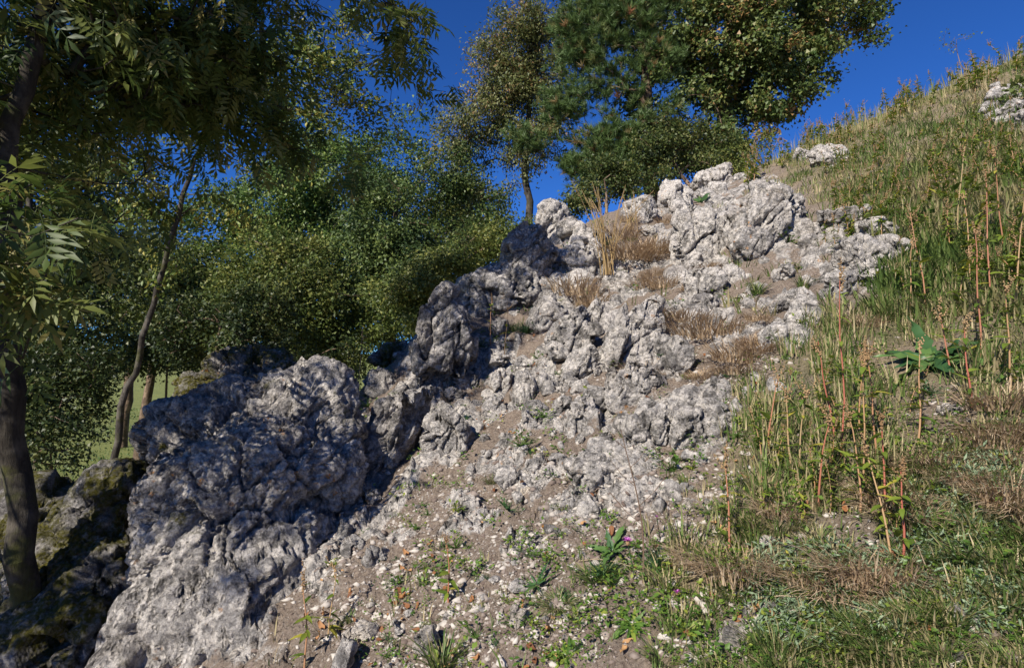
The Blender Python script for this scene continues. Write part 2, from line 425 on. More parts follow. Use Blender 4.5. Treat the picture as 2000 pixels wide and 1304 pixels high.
def hit(px, py):
    """where the view ray through a photo pixel meets the hillside"""
    px = np.atleast_1d(np.asarray(px, float)); py = np.atleast_1d(np.asarray(py, float))
    r = ray(px, py); r = r / r[:, 1:2]; ys = np.geomspace(.6, 13.5, 260); res = np.full(len(px), np.nan); done = np.zeros(len(px), bool)
    prev = np.full(len(px), -1e3); py_ = ys[0]
    for yv in ys:
        x = r[:, 0] * yv; zr = EYE + r[:, 2] * yv; d = base_h(x, np.full(len(x), yv)) - zr
        h = (~done) & (d > 0)
        f = np.where(d - prev != 0, -prev / (d - prev + 1e-9), 0)
        res = np.where(h, py_ + (yv - py_) * np.clip(f, 0, 1), res); done |= h; prev = d; py_ = yv
    x = r[:, 0] * res; ok = ~np.isnan(res); z = np.full(len(px), np.nan)
    if ok.any(): z[ok] = H(x[ok], res[ok])
    return np.stack([x, res, z], -1), ok

def ground_n(x, y):
    e = .08; dx = (base_h(x + e, y) - base_h(x - e, y)) / (2 * e); dy = (base_h(x, y + e) - base_h(x, y - e)) / (2 * e)
    return nrm(np.stack([-dx, -dy, np.ones_like(dx)], -1))

# ------------------------------------------------------------------ rocks
_ico = {}
def ico(sub):
    if sub not in _ico:
        bm = bmesh.new(); bmesh.ops.create_icosphere(bm, subdivisions=sub, radius=1)
        _ico[sub] = (np.array([v.co[:] for v in bm.verts]), np.array([[v.index for v in f.verts] for f in bm.faces])); bm.free()
    return _ico[sub]

def vnormals(V, T):
    f = np.cross(V[T[:, 1]] - V[T[:, 0]], V[T[:, 2]] - V[T[:, 0]]); n = np.zeros_like(V)
    for k in range(3): np.add.at(n, T[:, k], f)
    return nrm(n)
JOINT = nrm(np.array([.86, -.22, -.46]))         # steep joints leaning the way the slabs lean
def roughen(V, D, seed, ref, amp=1.0, zst=.55, layer=0.0):
    """weathered limestone relief on a closed star-shaped surface: blocky joints, ridges, pits"""
    q = V * np.array([1, 1, zst]) + seed * 7.31
    k = min(1.0, ref / .25)
    wob = np.stack([perlin(q * 7, seed), perlin(q * 7, seed + 1), perlin(q * 7, seed + 2)], -1) * .035
    n = len(q); fa = np.zeros(n); fb = np.zeros(n); fc = np.zeros(n)
    f1, f2, c1 = worley((q + wob) * 4.2, seed + 3, facet=fa)
    g1, g2, c2 = worley((q + wob) * 10, seed + 4, facet=fb)
    h1, h2, c3 = worley((q + wob * .5) * 25, seed + 14, facet=fc)
    reg = sstep(-.25, .3, perlin(q * 3.1, seed + 11))            # smoother and more broken areas
    d = .040 * k * fbm(q * 3.6, 2, seed + 5, .5) + .016 * k * (fbm(q * np.array([8, 8, 5]), 3, seed + 6, .58, True) - .2)
    d += k * (fa * .135 + (c1 - .5) * .065 - .050 * np.exp(-((f2 - f1) / .045) ** 2))
    d += (fb * .038 + (c2 - .5) * .018 - .016 * np.exp(-((g2 - g1) / .07) ** 2)) * (.45 + .55 * reg)
    d += (fc * .013 + (c3 - .5) * .005) * (.4 + .6 * reg) + .004 * fbm(q * 38, 2, seed + 8, .65, True)
    d -= .014 * sstep(.25, .5, perlin(q * 21, seed + 19)) * reg
    jt = (V @ JOINT + .035 * perlin(V * 4 + seed, seed + 23)) * 7.5 + seed * .37
    jf = np.abs(jt - np.round(jt)); jr = (_hash(np.round(jt).astype(np.int64), np.zeros(n, np.int64), np.zeros(n, np.int64), seed + 2) & 255) / 255.0
    d -= k * .045 * np.exp(-((.5 - jf) / .06) ** 2) * (jr > .25) + 0
    d += k * (jr - .5) * .035
    if layer: d += layer * (np.abs(((V[:, 2] + .5 * V[:, 0] + .03 * perlin(q * 5, seed + 9)) * 11) % 1 - .5) - .25)
    c = -.004 * k; d = np.where(d > c, c + (d - c) * .30, d)       # worn flat faces, relief cut inwards
    return V + D * (d * amp)[:, None]

def rock_arrays(size, seed, sub=6, planes=8, taper=0.0, amp=1.0, pexp=3.2, zst=.55, layer=0.0):
    D, T = ico(sub); r0 = np.random.default_rng(seed)
    size = np.asarray(size, float)
    r = (np.abs(D) ** pexp).sum(1) ** (-1 / pexp)
    planes += 6; pn = nrm(r0.normal(size=(planes, 3))); pd = r0.uniform(.66, 1.0, planes)
    for a, b in zip(pn, pd):
        c = D @ a; lim = np.where(c > .05, b / np.maximum(c, .05), 9); k = 45
        r = -np.log(np.exp(-k * r) + np.exp(-k * np.minimum(lim, 3))) / k
    V = D * r[:, None]
    if taper: V[:, :2] *= (1 - taper * (V[:, 2:3] * .5 + .2))
    V = V * size
    N = vnormals(V, T); V = roughen(V, N, seed, float(size.min()), amp, zst, layer)
    if sub >= 5: V = V + (roughen(V * 2.6, N, seed + 50, .3, amp * .5, .8) - V * 2.6) * .34
    return V, T

def rotm(ax, deg):
    return np.array(Matrix.Rotation(math.radians(deg), 3, ax))

def place_rock(name, label, px, py, w, h, tilt=0, seed=1, mat='rock', depth=.85, taper=0., amp=1., planes=8, off=0.0, sub=None, group=None, cat='rock', pexp=3.2, yaw=0, layer=0., y=None):
    if y is None:
        p, ok = hit(px, py + h * .38); y = p[0, 1] if ok[0] else 9.5
    y = y + off
    hw = w / 2 / F * y; hh = h / 2 / F * y
    sx, sz, sy = hw * 1.10, hh * 1.20, max(hw, hh) * depth
    c = P(px, py, y + sy * .55); c[2] -= hh * .10
    if sub is None: sub = 6 if max(w, h) > 100 else 5
    V, T = rock_arrays((sx, sy, sz), seed, sub, planes, taper, amp, pexp, .55, layer)
    V = V @ (rotm('Y', tilt) @ rotm('Z', yaw)).T
    me = make_mesh(name, V, T, mats=[M[mat]], smooth=False)
    o = link(name, me, loc=c); return tag(o, label, cat, group, 'thing')

def blob_rock(name, label, centre, bl, seed, mat, sub=6, amp=1.2, zst=.8):
    c = P(*centre); D, T = ico(sub); R = np.full((len(D), 1), .12)
    rs = [R[:, 0]]
    for (px, py, y, rad) in bl:
        q = P(px, py, y) - c; b = D @ q; disc = b * b - (q @ q - rad * rad)
        rs.append(np.where(disc > 0, b + np.sqrt(np.maximum(disc, 0)), 0))
    rs = np.stack(rs, 1); k = 11.0
    r = np.log(np.exp(k * rs).sum(1) / 1.6) / k
    V = D * r[:, None]
    N = nrm(vnormals(V, T) * .75 + D * .25)
    V = roughen(V, N, seed, .3, amp, zst)
    V = V + (roughen(V * 2.4, N, seed + 40, .3, .6, 1.0) - V * 2.4) * .42
    V = V + (roughen(V * 6, N, seed + 60, .3, .6, 1.0) - V * 6) * .26
    return tag(link(name, make_mesh(name, V, T, mats=[M[mat]], smooth=False), loc=c), label, 'rock')

blob_rock('boulder', 'big grey limestone boulder half in tree shade at the lower left', (470, 985, 3.35),
    [(600,800,3.7,.34),(470,840,3.6,.36),(365,850,3.5,.24),(560,930,3.4,.42),(430,980,3.3,.46),(630,930,3.45,.26),(430,1110,3.05,.42),
     (370,1240,2.85,.36),(490,1190,2.9,.34),(300,1330,2.75,.30),(628,770,3.75,.22),(325,850,3.55,.20),(560,1100,3.1,.28),(660,860,3.6,.2),(480,1290,2.75,.3)], 21, 'rock_boulder', 7, 1.0)
blob_rock('mossy_rock', 'mossy dark rock between the dark trunk and the big boulder', (190, 1080, 3.35),
    [(235,965,3.5,.24),(180,1050,3.4,.30),(130,1160,3.2,.30),(220,1150,3.2,.26),(80,1260,3.0,.3),(160,1260,3.0,.3)], 23, 'rock_moss', 6)
blob_rock('mossy_rock', 'dark moss-topped rock peeping over the big boulder from behind', (480, 745, 4.6),
    [(540,735,4.7,.24),(440,750,4.6,.26),(490,735,4.7,.25),(380,775,4.5,.2)], 25, 'rock_moss', 6)
blob_rock('mossy_rock', 'shaded rock at the left edge behind the dark trunk', (10, 1110, 3.7),
    [(20,1080,3.8,.3),(90,1000,3.9,.3),(-60,1180,3.6,.35),(60,1140,3.7,.3)], 27, 'rock_moss', 5)

# name, label, px, py, w, h, tilt, extra
RK = [
 ('rock_column','rough grey rock column with orange lichen on the left ridge',868,668,128,215,10,dict(mat='rock_grey',depth=.9,taper=.35,off=-.1,amp=1.3)),
 ('rock_column','leaning pitted rib of rock between big boulder and the stony bank',772,835,100,210,22,dict(mat='rock_grey',depth=.8,taper=.2,amp=1.3)),
 ('rock_block','rounded cracked block at the foot of the ridge column',872,850,112,112,5,dict(mat='rock_grey',amp=1.2)),
 ('rock_block','long low shaded rock forming the dark crest of the ridge',955,575,190,105,-22,dict(mat='rock_grey',depth=.7,off=.1,amp=1.3)),
 ('rock_block','shaded rock step under the pinnacle on the ridge',1030,500,105,120,18,dict(mat='rock_grey',depth=.8,off=-.2)),
 ('rock_pinnacle','rounded pinnacle standing against the trees at the ridge top',1076,436,78,84,8,dict(mat='rock',taper=.3,off=-.6)),
 ('rock_block','small pale block in front of the shaded ridge step',1046,508,46,34,-8,dict(mat='rock',off=-.35)),
 ('rock_block','bright knobbly rock right of the shaded ridge',1112,512,96,70,-18,dict(mat='rock_bright',amp=1.3)),
 ('rock_block','bright small rock below the knobbly one beside the ridge shadow',1090,548,62,36,0,dict(mat='rock_bright')),
 ('rock_block','pale rubble-topped rock behind the tall golden stalks',1140,470,58,44,-10,dict(mat='rock_bright',amp=1.2)),
 ('rock_block','dim rock on the left flank of the ridge under the bushes',762,690,84,50,-20,dict(mat='rock_moss',off=.1)),  # dark mossy material stands in for the shade on this rock
 ('rock_block','lichened rock between the bushes and the leaning rib',745,745,70,56,-30,dict(mat='rock_grey')),
 ('rock_slab','tall pointed pale slab in the middle of the outcrop',1255,650,104,150,14,dict(mat='rock',taper=.75,amp=1.1,depth=.6)),
 ('rock_slab','narrow upright slab left of the pointed pale slab',1200,668,52,150,16,dict(mat='rock',taper=.35,depth=1.0)),
 ('rock_slab','leaning fluted slab on the left of the middle outcrop',1122,648,92,118,20,dict(mat='rock_grey',taper=.3,depth=.7)),
 ('rock_slab','small fluted slab at the gully edge of the middle outcrop',1052,612,62,92,14,dict(mat='rock_grey',taper=.3)),
 ('rock_slab','thin upright flake left of the narrow slab',1165,605,34,62,12,dict(mat='rock')),
 ('rock_block','overhanging layered block below the pointed slab',1246,738,118,84,-8,dict(mat='rock',amp=1.25,off=-.08,layer=.03)),
 ('rock_block','grey egg-shaped rock beside the tan grass',1328,700,56,84,6,dict(mat='rock_grey',amp=.8)),
 ('rock_slab','short steep slab below the fluted slab',1145,705,70,80,18,dict(mat='rock',taper=.2)),
 ('rock_block','triangular grey block above a dark crack',1166,776,72,50,-6,dict(mat='rock_grey',taper=.7)),
 ('rock_block','smooth grey block under the overhanging layered block',1220,765,80,70,4,dict(mat='rock')),
 ('rock_hump','pale knob at the left end of the row of knobs',978,742,38,62,10,dict(mat='rock_bright')),
 ('rock_hump','tall pale knob in the row of knobs',1026,760,44,72,8,dict(mat='rock')),
 ('rock_hump','round knob with dark sides in the row of knobs',1070,742,42,36,0,dict(mat='rock')),
 ('rock_hump','dark rounded knob at the foot of the ridge column',915,738,46,40,0,dict(mat='rock_grey')),
 ('rock_hump','knob under the dark gully plants',1018,712,44,34,0,dict(mat='rock')),
 ('rock_hump','small knob at the right end of the row of knobs',1112,745,38,40,0,dict(mat='rock_grey')),
 ('rock_hump','low grey knob below the row of knobs',965,790,40,48,8,dict(mat='rock_grey')),
 ('rock_hump','flat knob below the tall pale knob',1045,800,50,34,0,dict(mat='rock_grey')),
 ('rock_hump','dark-sided knob left of the triangular block',1100,790,44,40,0,dict(mat='rock_grey')),
 ('rock_block','large pitted hump at the lower right of the outcrop',1290,830,130,86,-10,dict(mat='rock',amp=1.4)),
 ('rock_block','upright white chunk above the dead dark stalk',1222,832,38,46,0,dict(mat='rock_bright')),
 ('rock_block','low pitted hump right of the white chunk',1360,840,86,74,8,dict(mat='rock',amp=1.4)),
 ('rock_block','grey hump beside the dry gravel under the tan grass',1400,765,72,60,0,dict(mat='rock_grey',amp=1.3)),
 ('rock_shelf','broad low pitted bedrock shelf in the middle of the bank',1200,925,230,95,-12,dict(mat='rock',depth=.55,amp=1.5,off=.12)),
 ('rock_shelf','dark pitted bedrock shelf above the bare soil',1075,930,120,70,-8,dict(mat='rock_grey',depth=.55,amp=1.4,off=.1)),
 ('rock_block','square grey block above the cream stone',992,934,56,46,-4,dict(mat='rock_grey',planes=10)),
 ('rock_block','tall rounded rock in the upper outcrop',1360,462,104,132,12,dict(mat='rock',amp=1.15,depth=.7)),
 ('rock_block','narrow knobbly rock wedged in the upper outcrop',1428,455,60,92,6,dict(mat='rock',amp=1.2)),
 ('rock_block','biggest rock of the upper outcrop with shaded right side',1496,436,122,142,10,dict(mat='rock',amp=1.4,depth=.8,off=-.1)),
 ('rock_block','cracked rock below the tall rounded rock',1374,556,78,76,10,dict(mat='rock',amp=1.2)),
 ('rock_block','cube-like rock with a dark right side in the upper outcrop',1422,538,56,50,-8,dict(mat='rock_bright',planes=11)),
 ('rock_block','grey face under the biggest rock of the upper outcrop',1470,478,84,70,0,dict(mat='rock_grey',amp=1.2,off=-.1)),
 ('rock_block','sloping rock at the left end of the upper outcrop',1252,410,78,62,-25,dict(mat='rock',amp=1.2)),
 ('rock_block','steep pale rock at the skyline of the upper outcrop',1322,386,66,76,-18,dict(mat='rock_bright')),
 ('rock_block','long pale rock running up to the skyline',1396,348,90,42,-20,dict(mat='rock_bright',amp=1.2)),
 ('rock_block','small white rock behind the golden stalks',1268,452,40,26,0,dict(mat='rock_bright')),
 ('rock_block','flat rock under the dark leaves of the upper outcrop',1345,420,60,44,-12,dict(mat='rock')),
 ('rock_block','dark little rock below the cracked rock',1375,598,60,46,0,dict(mat='rock_grey',amp=1.3)),
 ('rock_block','bright ribbed rock on the right of the slope',1680,506,104,92,-22,dict(mat='rock',amp=1.2)),
 ('rock_block','flat-topped grey rock above the bright ribbed rock',1640,436,100,70,-10,dict(mat='rock',amp=1.3)),
 ('rock_block','pale rock half hidden by weeds right of the ribbed rock',1755,486,52,52,0,dict(mat='rock_bright')),
 ('rock_block','grey rough rock below the bright ribbed rock',1645,558,66,64,0,dict(mat='rock_grey',amp=1.3)),
 ('rock_block','small pale rock beside a dry stalk in the grass',1536,532,44,36,0,dict(mat='rock')),
 ('rock_block','white slanting rock in the grass of the slope',1560,630,74,56,28,dict(mat='rock_bright')),
 ('rock_block','rock with a dark hollow left of the white slanting one',1516,660,56,58,-10,dict(mat='rock')),
 ('rock_block','grey rock behind the white slanting one',1532,596,56,40,0,dict(mat='rock_grey')),
 ('rock_block','moss-capped boulder in the grass near the skyline',1616,306,66,42,0,dict(mat='rock_tip')),
 ('rock_block','pale stone left of the moss-capped boulder',1562,304,38,30,0,dict(mat='rock_bright')),
 ('rock_block','pale rock at the right edge under the leafy twig',1975,216,70,34,-28,dict(mat='rock_grey',amp=1.4)),
 ('stone','smooth cream loose stone lying on the bare bank',1032,958,30,26,0,dict(mat='stone_cream',amp=.35,planes=9,sub=5)),
 ('stone','white stone beside the grey weathered stump piece',702,1236,74,52,-14,dict(mat='stone_white',amp=.8)),
 ('stone','grey striated stone at the bottom edge',672,1284,44,86,18,dict(mat='rock_grey',layer=.05,amp=.7)),
 ('stone','white stone above the green tussock at the bottom',838,1248,56,54,-20,dict(mat='stone_white',amp=.8)),
 ('stone','pale stone under the bleached grass tuft',1012,1208,44,62,14,dict(mat='stone_white',amp=.8)),
 ('stone','wide pale stone in the bare patch at the bottom',1432,1232,84,44,-10,dict(mat='stone_white',amp=.9)),
 ('stone','white squarish stone near the bottom edge',1566,1272,44,34,0,dict(mat='stone_white',planes=11,amp=.6)),
 ('stone','round white pebble by the dark green tuft at the bottom',1500,1282,24,20,0,dict(mat='stone_white',amp=.3)),
 ('stone','pale stone half sunk in the soil beside the big rosette',1862,800,54,30,8,dict(mat='stone_white')),
 ('stone','pale stone in the gravel left of the green tufts',1346,984,36,24,0,dict(mat='stone_white')),
]
for i, (nm, lb, px, py, w, h, tl, kw) in enumerate(RK):
    place_rock(nm, lb, px, py, w, h, tl, seed=100 + i * 3, **kw)

# medium blocks that fill the outcrops: one shape of each kind, copied
TPL = []
for k in range(12):
    V, T = rock_arrays(rng.uniform(.75, 1.15, 3) * np.array([.13, .13, .13]), 900 + k, 4, 8, rng.uniform(0, .5), 1.0)
    TPL.append((V / .112, T))
STOPW = set('with on in at between forming under left right below above behind beside standing running half up lying and near by'.split())
def short(lb):
    o = []
    for w in lb.split():
        if w in STOPW and len(o) > 1: break
        o.append(w)
    return ' '.join(o[:8])
LM = [(r[2], r[3], short(r[1])) for r in RK] + [(500, 960, 'big limestone boulder'), (1818, 700, 'big dark rosette'), (1645, 760, 'tallest red-stemmed weed'), (1742, 980, 'large-leaved weed'), (1880, 1070, 'large arching tussock'),
      (1190, 470, 'clump of golden stalks'), (1735, 620, 'dense dark tussock'), (1250, 1000, 'dead dark stalk'), (1868, 85, 'thin shrub on the skyline'), (1990, 190, 'leafy twigs at the right edge'), (1110, 1278, 'bottom centre rosette'),
      (1165, 1120, 'broad green tussock'), (1700, 335, 'row of white flowers'), (1930, 500, 'tall pink-stemmed weed'), (1590, 930, 'tussock left of the red stems'), (862, 1285, 'green tussock at the bottom edge')]
ORD = ['nearest'] + [w + ' nearest' for w in 'second third fourth fifth sixth seventh eighth ninth tenth eleventh twelfth thirteenth fourteenth fifteenth sixteenth seventeenth eighteenth nineteenth twentieth'.split()]
BATCH = []
def label_batch():
    g = {}
    for o, noun in BATCH:
        px, py = (float(v) for v in proj(np.array(o.location))); d = [math.hypot(px - a, py - b) for a, b, _ in LM]; k = int(np.argmin(d)); a, b, nm = LM[k]
        side = ('right of' if px > a else 'left of') if abs(px - a) > abs(py - b) else ('below' if py > b else 'above')
        g.setdefault((noun, nm, side), []).append((d[k], o))
    for (noun, nm, side), L in g.items():
        for i, (d, o) in enumerate(sorted(L, key=lambda t: t[0])):
            od = ORD[min(i, len(ORD) - 1)] + ' ' if len(L) > 1 else ''
            o['label'] = ' '.join((od + noun + ' ' + side + ' the ' + nm).split()[:16])
def copies(name, label, cat, group, pts, size, mats, embed=.25, squash=(.7, 1.1), near=True):
    n = len(pts); meshes = {}; med = np.median(size) if n else 0
    for i in range(n):
        k = int(rng.integers(len(TPL))); m = mats[int(rng.integers(len(mats)))]
        if (k, m) not in meshes: meshes[(k, m)] = make_mesh(name, TPL[k][0], TPL[k][1], mats=[M[m]], smooth=False)
        o = link(name, meshes[(k, m)]); s = float(size[i])
        o.location = pts[i] + np.array([0, 0, s * embed]); o.rotation_euler = (rng.uniform(-.35, .35), rng.uniform(-.2, .5), rng.uniform(0, 6.28))
        o.scale = (s * rng.uniform(.8, 1.15), s * rng.uniform(.8, 1.15), s * rng.uniform(*squash))
        tone = {'rock': 'pale', 'rock_grey': 'grey', 'rock_bright': 'bright', 'stone_white': 'white'}[m]
        tag(o, label, cat, group); BATCH.append((o, tone + (' block' if cat == 'rock' else ' stone')))

def zone_pts(cx, cy, rx, ry, n):
    a = rng.uniform(0, 2 * np.pi, n); r = np.sqrt(rng.uniform(0, 1, n))
    p, ok = hit(cx + rx * r * np.cos(a), cy + ry * r * np.sin(a)); p = p[ok]
    return p[p[:, 1] < 12]
ZN = [('weathered block packed in the middle outcrop', 1140, 700, 200, 90, 42, ['rock', 'rock_grey', 'rock']),
      ('pitted block low in the middle outcrop', 1270, 840, 150, 60, 22, ['rock', 'rock_grey']),
      ('jagged block on the ridge beside its column', 850, 760, 90, 150, 26, ['rock_grey']),
      ('block in the shadow of the ridge crest', 1000, 545, 80, 60, 20, ['rock_grey']),
      ('pale block below the ridge pinnacle', 1120, 500, 70, 55, 16, ['rock_bright', 'rock']),
      ('pale block between the rocks of the upper outcrop', 1400, 460, 120, 120, 34, ['rock', 'rock_bright']),
      ('grey-white block among weeds right of the upper outcrop', 1655, 500, 100, 80, 18, ['rock', 'rock_bright']),
      ('pale block up the sloping skyline of the upper outcrop', 1330, 375, 110, 40, 16, ['rock_bright', 'rock']),
      ('rubble block in the stony patch at the right edge', 1975, 210, 60, 40, 9, ['rock_grey', 'rock']),
      ('grey block at the foot of the big boulder', 690, 1020, 60, 100, 10, ['rock_grey'])]
for lb, cx, cy, rx, ry, n, ms in ZN:
    p = zone_pts(cx, cy, rx, ry, n)
    copies('rock_block', lb, 'rock', lb + 's', p, rng.uniform(.045, .11, len(p)) * np.clip(p[:, 1] / 4.5, .7, 1.5), ms)

RB = [('rubble between the humps of the middle bank', 1010, 830, 170, 80, 60, ['rock', 'rock_grey', 'rock_bright']),
      ('rubble on the bank under the pitted shelf', 1150, 950, 200, 60, 45, ['rock', 'rock_grey', 'rock_bright']),
      ('rubble between the middle and upper outcrops', 1390, 640, 130, 70, 40, ['rock', 'rock_bright', 'rock_grey']),
      ('rubble under the ridge pinnacle', 1130, 540, 110, 60, 30, ['rock_bright', 'rock']),
      ('rubble at the right end of the outcrop', 1440, 780, 90, 60, 30, ['rock', 'rock_bright']),
      ('rubble around the upper outcrop', 1480, 480, 160, 110, 36, ['rock_bright', 'rock'])]
def rubble():
    tp = []
    for k in range(8):
        V, T = rock_arrays(rng.uniform(.75, 1.15, 3) * .13, 950 + k, 3, 9, rng.uniform(0, .5), 1.0); tp.append((V / .13, T))
    parts = []
    for lb, cx, cy, rx, ry, n, ms in RB:
        p = zone_pts(cx, cy, rx, ry, n); sz = np.exp(rng.normal(-3.4, .45, len(p))) * np.clip(p[:, 1] / 4.0, .7, 1.6)
        for i in range(len(p)):
            R = rotm('Z', rng.uniform(0, 360)) @ rotm('X', rng.uniform(-40, 40)); V, T = tp[int(rng.integers(8))]
            parts.append((V @ R.T * sz[i] * rng.uniform(.75, 1.1, 3) + p[i], T))
    V, T = merge(parts); tag(link('rubble', make_mesh('rubble', V, T, mats=[M['rock']], smooth=False)), 'small angular limestone rubble wedged between the outcrops', 'rubble', None, 'stuff')
rubble()

# loose white stones one can pick out on the bank, and the finer gravel between them
def pix_pts(n, x0=-200, x1=2200, y0=250, y1=1480, keep=None):
    px = rng.uniform(x0, x1, n); py = rng.uniform(y0, y1, n); ok0 = (((px - 1818) / 85) ** 2 + ((py - 712) / 48) ** 2) > 1; px, py = px[ok0], py[ok0]   # room for the big rosette
    p, ok = hit(px, py); p, px, py = p[ok], px[ok], py[ok]
    if keep is not None:
        mk = masks(p[:, 0], p[:, 1]); k = rng.uniform(0, 1, len(p)) < keep(px, py, *mk); p, px, py = p[k], px[k], py[k]
    return p, px, py

p, px, py = pix_pts(1500, 0, 2000, 350, 1304, lambda a, b, r, g, gr, m: np.clip(g * (1 - .8 * r) + .10 * (gr > .5), 0, 1))
p, px = p[:190], px[:190]
for lb, sel in (('white loose stone on the bare bank left of the dead dark stalk', px < 1235),
                ('white loose stone between the grass tufts on the right', px >= 1235)):
    q = p[sel]; copies('stone', lb, 'stone', lb.replace('stone', 'stones'), q, np.exp(rng.normal(-4.1, .45, len(q))) * (.8 + .08 * q[:, 1]), ['stone_white', 'rock_bright', 'rock', 'rock_grey'], .0, (.5, .9))

V0, T0 = ico(2); V0 = V0 * .5
def gravel():
    kp = lambda a, b, r, g, gr, m: np.clip(g * (1.0 - .4 * r) + .15, 0, 1) * np.where(np.sin(a * .031 + 2 * np.sin(b * .02)) * np.sin(b * .043 + np.sin(a * .017)) > -.15, 1, .35)
    p = np.concatenate([pix_pts(26000, -250, 2250, 350, 1450, kp)[0], pix_pts(20000, 560, 1520, 640, 1400, kp)[0]])
    n = len(p); nsh = 6; parts = []; tints = []
    for k in range(nsh):
        q = p[k::nsh]; D = np.array([[1, 0, 0], [-1, 0, 0], [0, 1, 0], [0, -1, 0], [.2, .2, 1], [-.1, 0, -1.]]); T = np.array([[0, 2, 4], [2, 1, 4], [1, 3, 4], [3, 0, 4], [2, 0, 5], [1, 2, 5], [3, 1, 5], [0, 3, 5]]); V = (D + np.random.default_rng(k).normal(size=D.shape) * .22) * np.array([1, .8, .6])
        s = np.exp(rng.normal(-5.0, .7, len(q))) * (.8 + .12 * q[:, 1]); s = np.clip(s, .0025, .028)
        parts.append(inst(V, T, q + np.array([0, 0, -.15]) * s[:, None], rand_rotz(len(q)), s)); tints.append(np.repeat(rng.uniform(0, 1, len(q)), len(D)))
    V, T = merge(parts)
    t = NT('gravel'); c = t.ramp(t.attr('tint'), [(0, (.15, .11, .09)), (.4, (.30, .245, .21)), (.6, (.47, .42, .37)), (1, (.60, .55, .485))])
    c = t.mix(.45, c, t.ramp(t.noise(t.pos(), 90, 4), [(.3, .25), (.7, .7)]), 'MULTIPLY')
    me = make_mesh('gravel', V, T, np.concatenate(tints), [t.out(c, .9)], smooth=False)
    tag(link('gravel', me), 'small pale gravel strewn over the soil bank', 'gravel', None, 'stuff')
gravel()

# ------------------------------------------------------------------ leaf shapes (root at the origin, along +y, face +z)
def leaf_t(w=.25, fold=.05, droop=.12):
    V = np.array([[0, 0, 0], [-w, .42, fold], [0, .45, 0], [w, .42, fold], [0, 1, -droop]], float)
    return V, np.array([[0, 3, 2], [0, 2, 1], [2, 3, 4], [1, 2, 4]])
def leaf_far(w=.3, fold=.07, droop=.1):
    return np.array([[0, 0, 0], [w, .45, fold], [0, 1, -droop], [-w, .45, fold]], float), np.array([[0, 1, 2], [0, 2, 3]])
def leaf_tri(w=.34, droop=.1):
    return np.array([[-w * .75, .12, .05], [w, .38, .08], [0, 1, -droop]], float), np.array([[0, 1, 2]])
def leaf_long(w=.12, fold=.03, droop=.3, segs=4):
    V = []; T = []
    for i in range(segs + 1):
        t = i / segs; ww = w * math.sin(math.pi * min(1, .12 + .88 * t) ** .8) + .002; z = -droop * t * t
        V += [[-ww, t, z + fold], [0, t, z], [ww, t, z + fold]]
    for i in range(segs):
        a = i * 3
        T += [[a, a + 1, a + 4], [a, a + 4, a + 3], [a + 1, a + 2, a + 5], [a + 1, a + 5, a + 4]]
    return np.array(V, float), np.array(T)
def compound_t(seed, pairs=4):
    """an ash leaf: rachis with paired leaflets and one at the tip"""
    r = np.random.default_rng(seed); lv, lt = leaf_t(.14, .03, .16); parts = []
    def rp(t): return np.array([.06 * math.sin(t * 2 + seed), t, -.30 * t * t])
    pts = np.array([rp(t) for t in np.linspace(0, .86, 5)])
    parts.append(tube(pts, np.linspace(.009, .005, 5), 3))
    pos, fw, up, sc = [], [], [], []
    for i in range(pairs):
        t = .28 + .55 * i / (pairs - 1)
        for sd in (-1, 1):
            pos.append(rp(t)); fw.append([sd * r.uniform(.75, 1), r.uniform(.35, .75), r.uniform(-.55, -.1)]); up.append([r.uniform(-.3, .3), r.uniform(-.1, .4), 1]); sc.append(r.uniform(.34, .44))
    pos.append(rp(.86)); fw.append([r.uniform(-.2, .2), 1, -.6]); up.append([0, .4, 1]); sc.append(.42)
    parts.append(inst(lv, lt, np.array(pos), frames(np.array(fw), np.array(up)), np.array(sc)))
    return merge(parts)
def pine_t(seed, n=46):
    r = np.random.default_rng(seed); t = r.uniform(0, 1, n) * .55; a = r.uniform(0, 6.283, n); sp = r.uniform(.55, 1.0, n)
    d = nrm(np.stack([np.cos(a) * sp, np.full(n, .75), np.sin(a) * sp], -1)); b = np.stack([0 * t, t, 0 * t], -1)
    L = r.uniform(.75, 1.05, n); sd = nrm(np.cross(d, r.normal(size=(n, 3)))) * .030
    V = np.stack([b - sd, b + sd, b + d * L[:, None]], 1).reshape(-1, 3)
    return V, np.arange(3 * n).reshape(-1, 3)

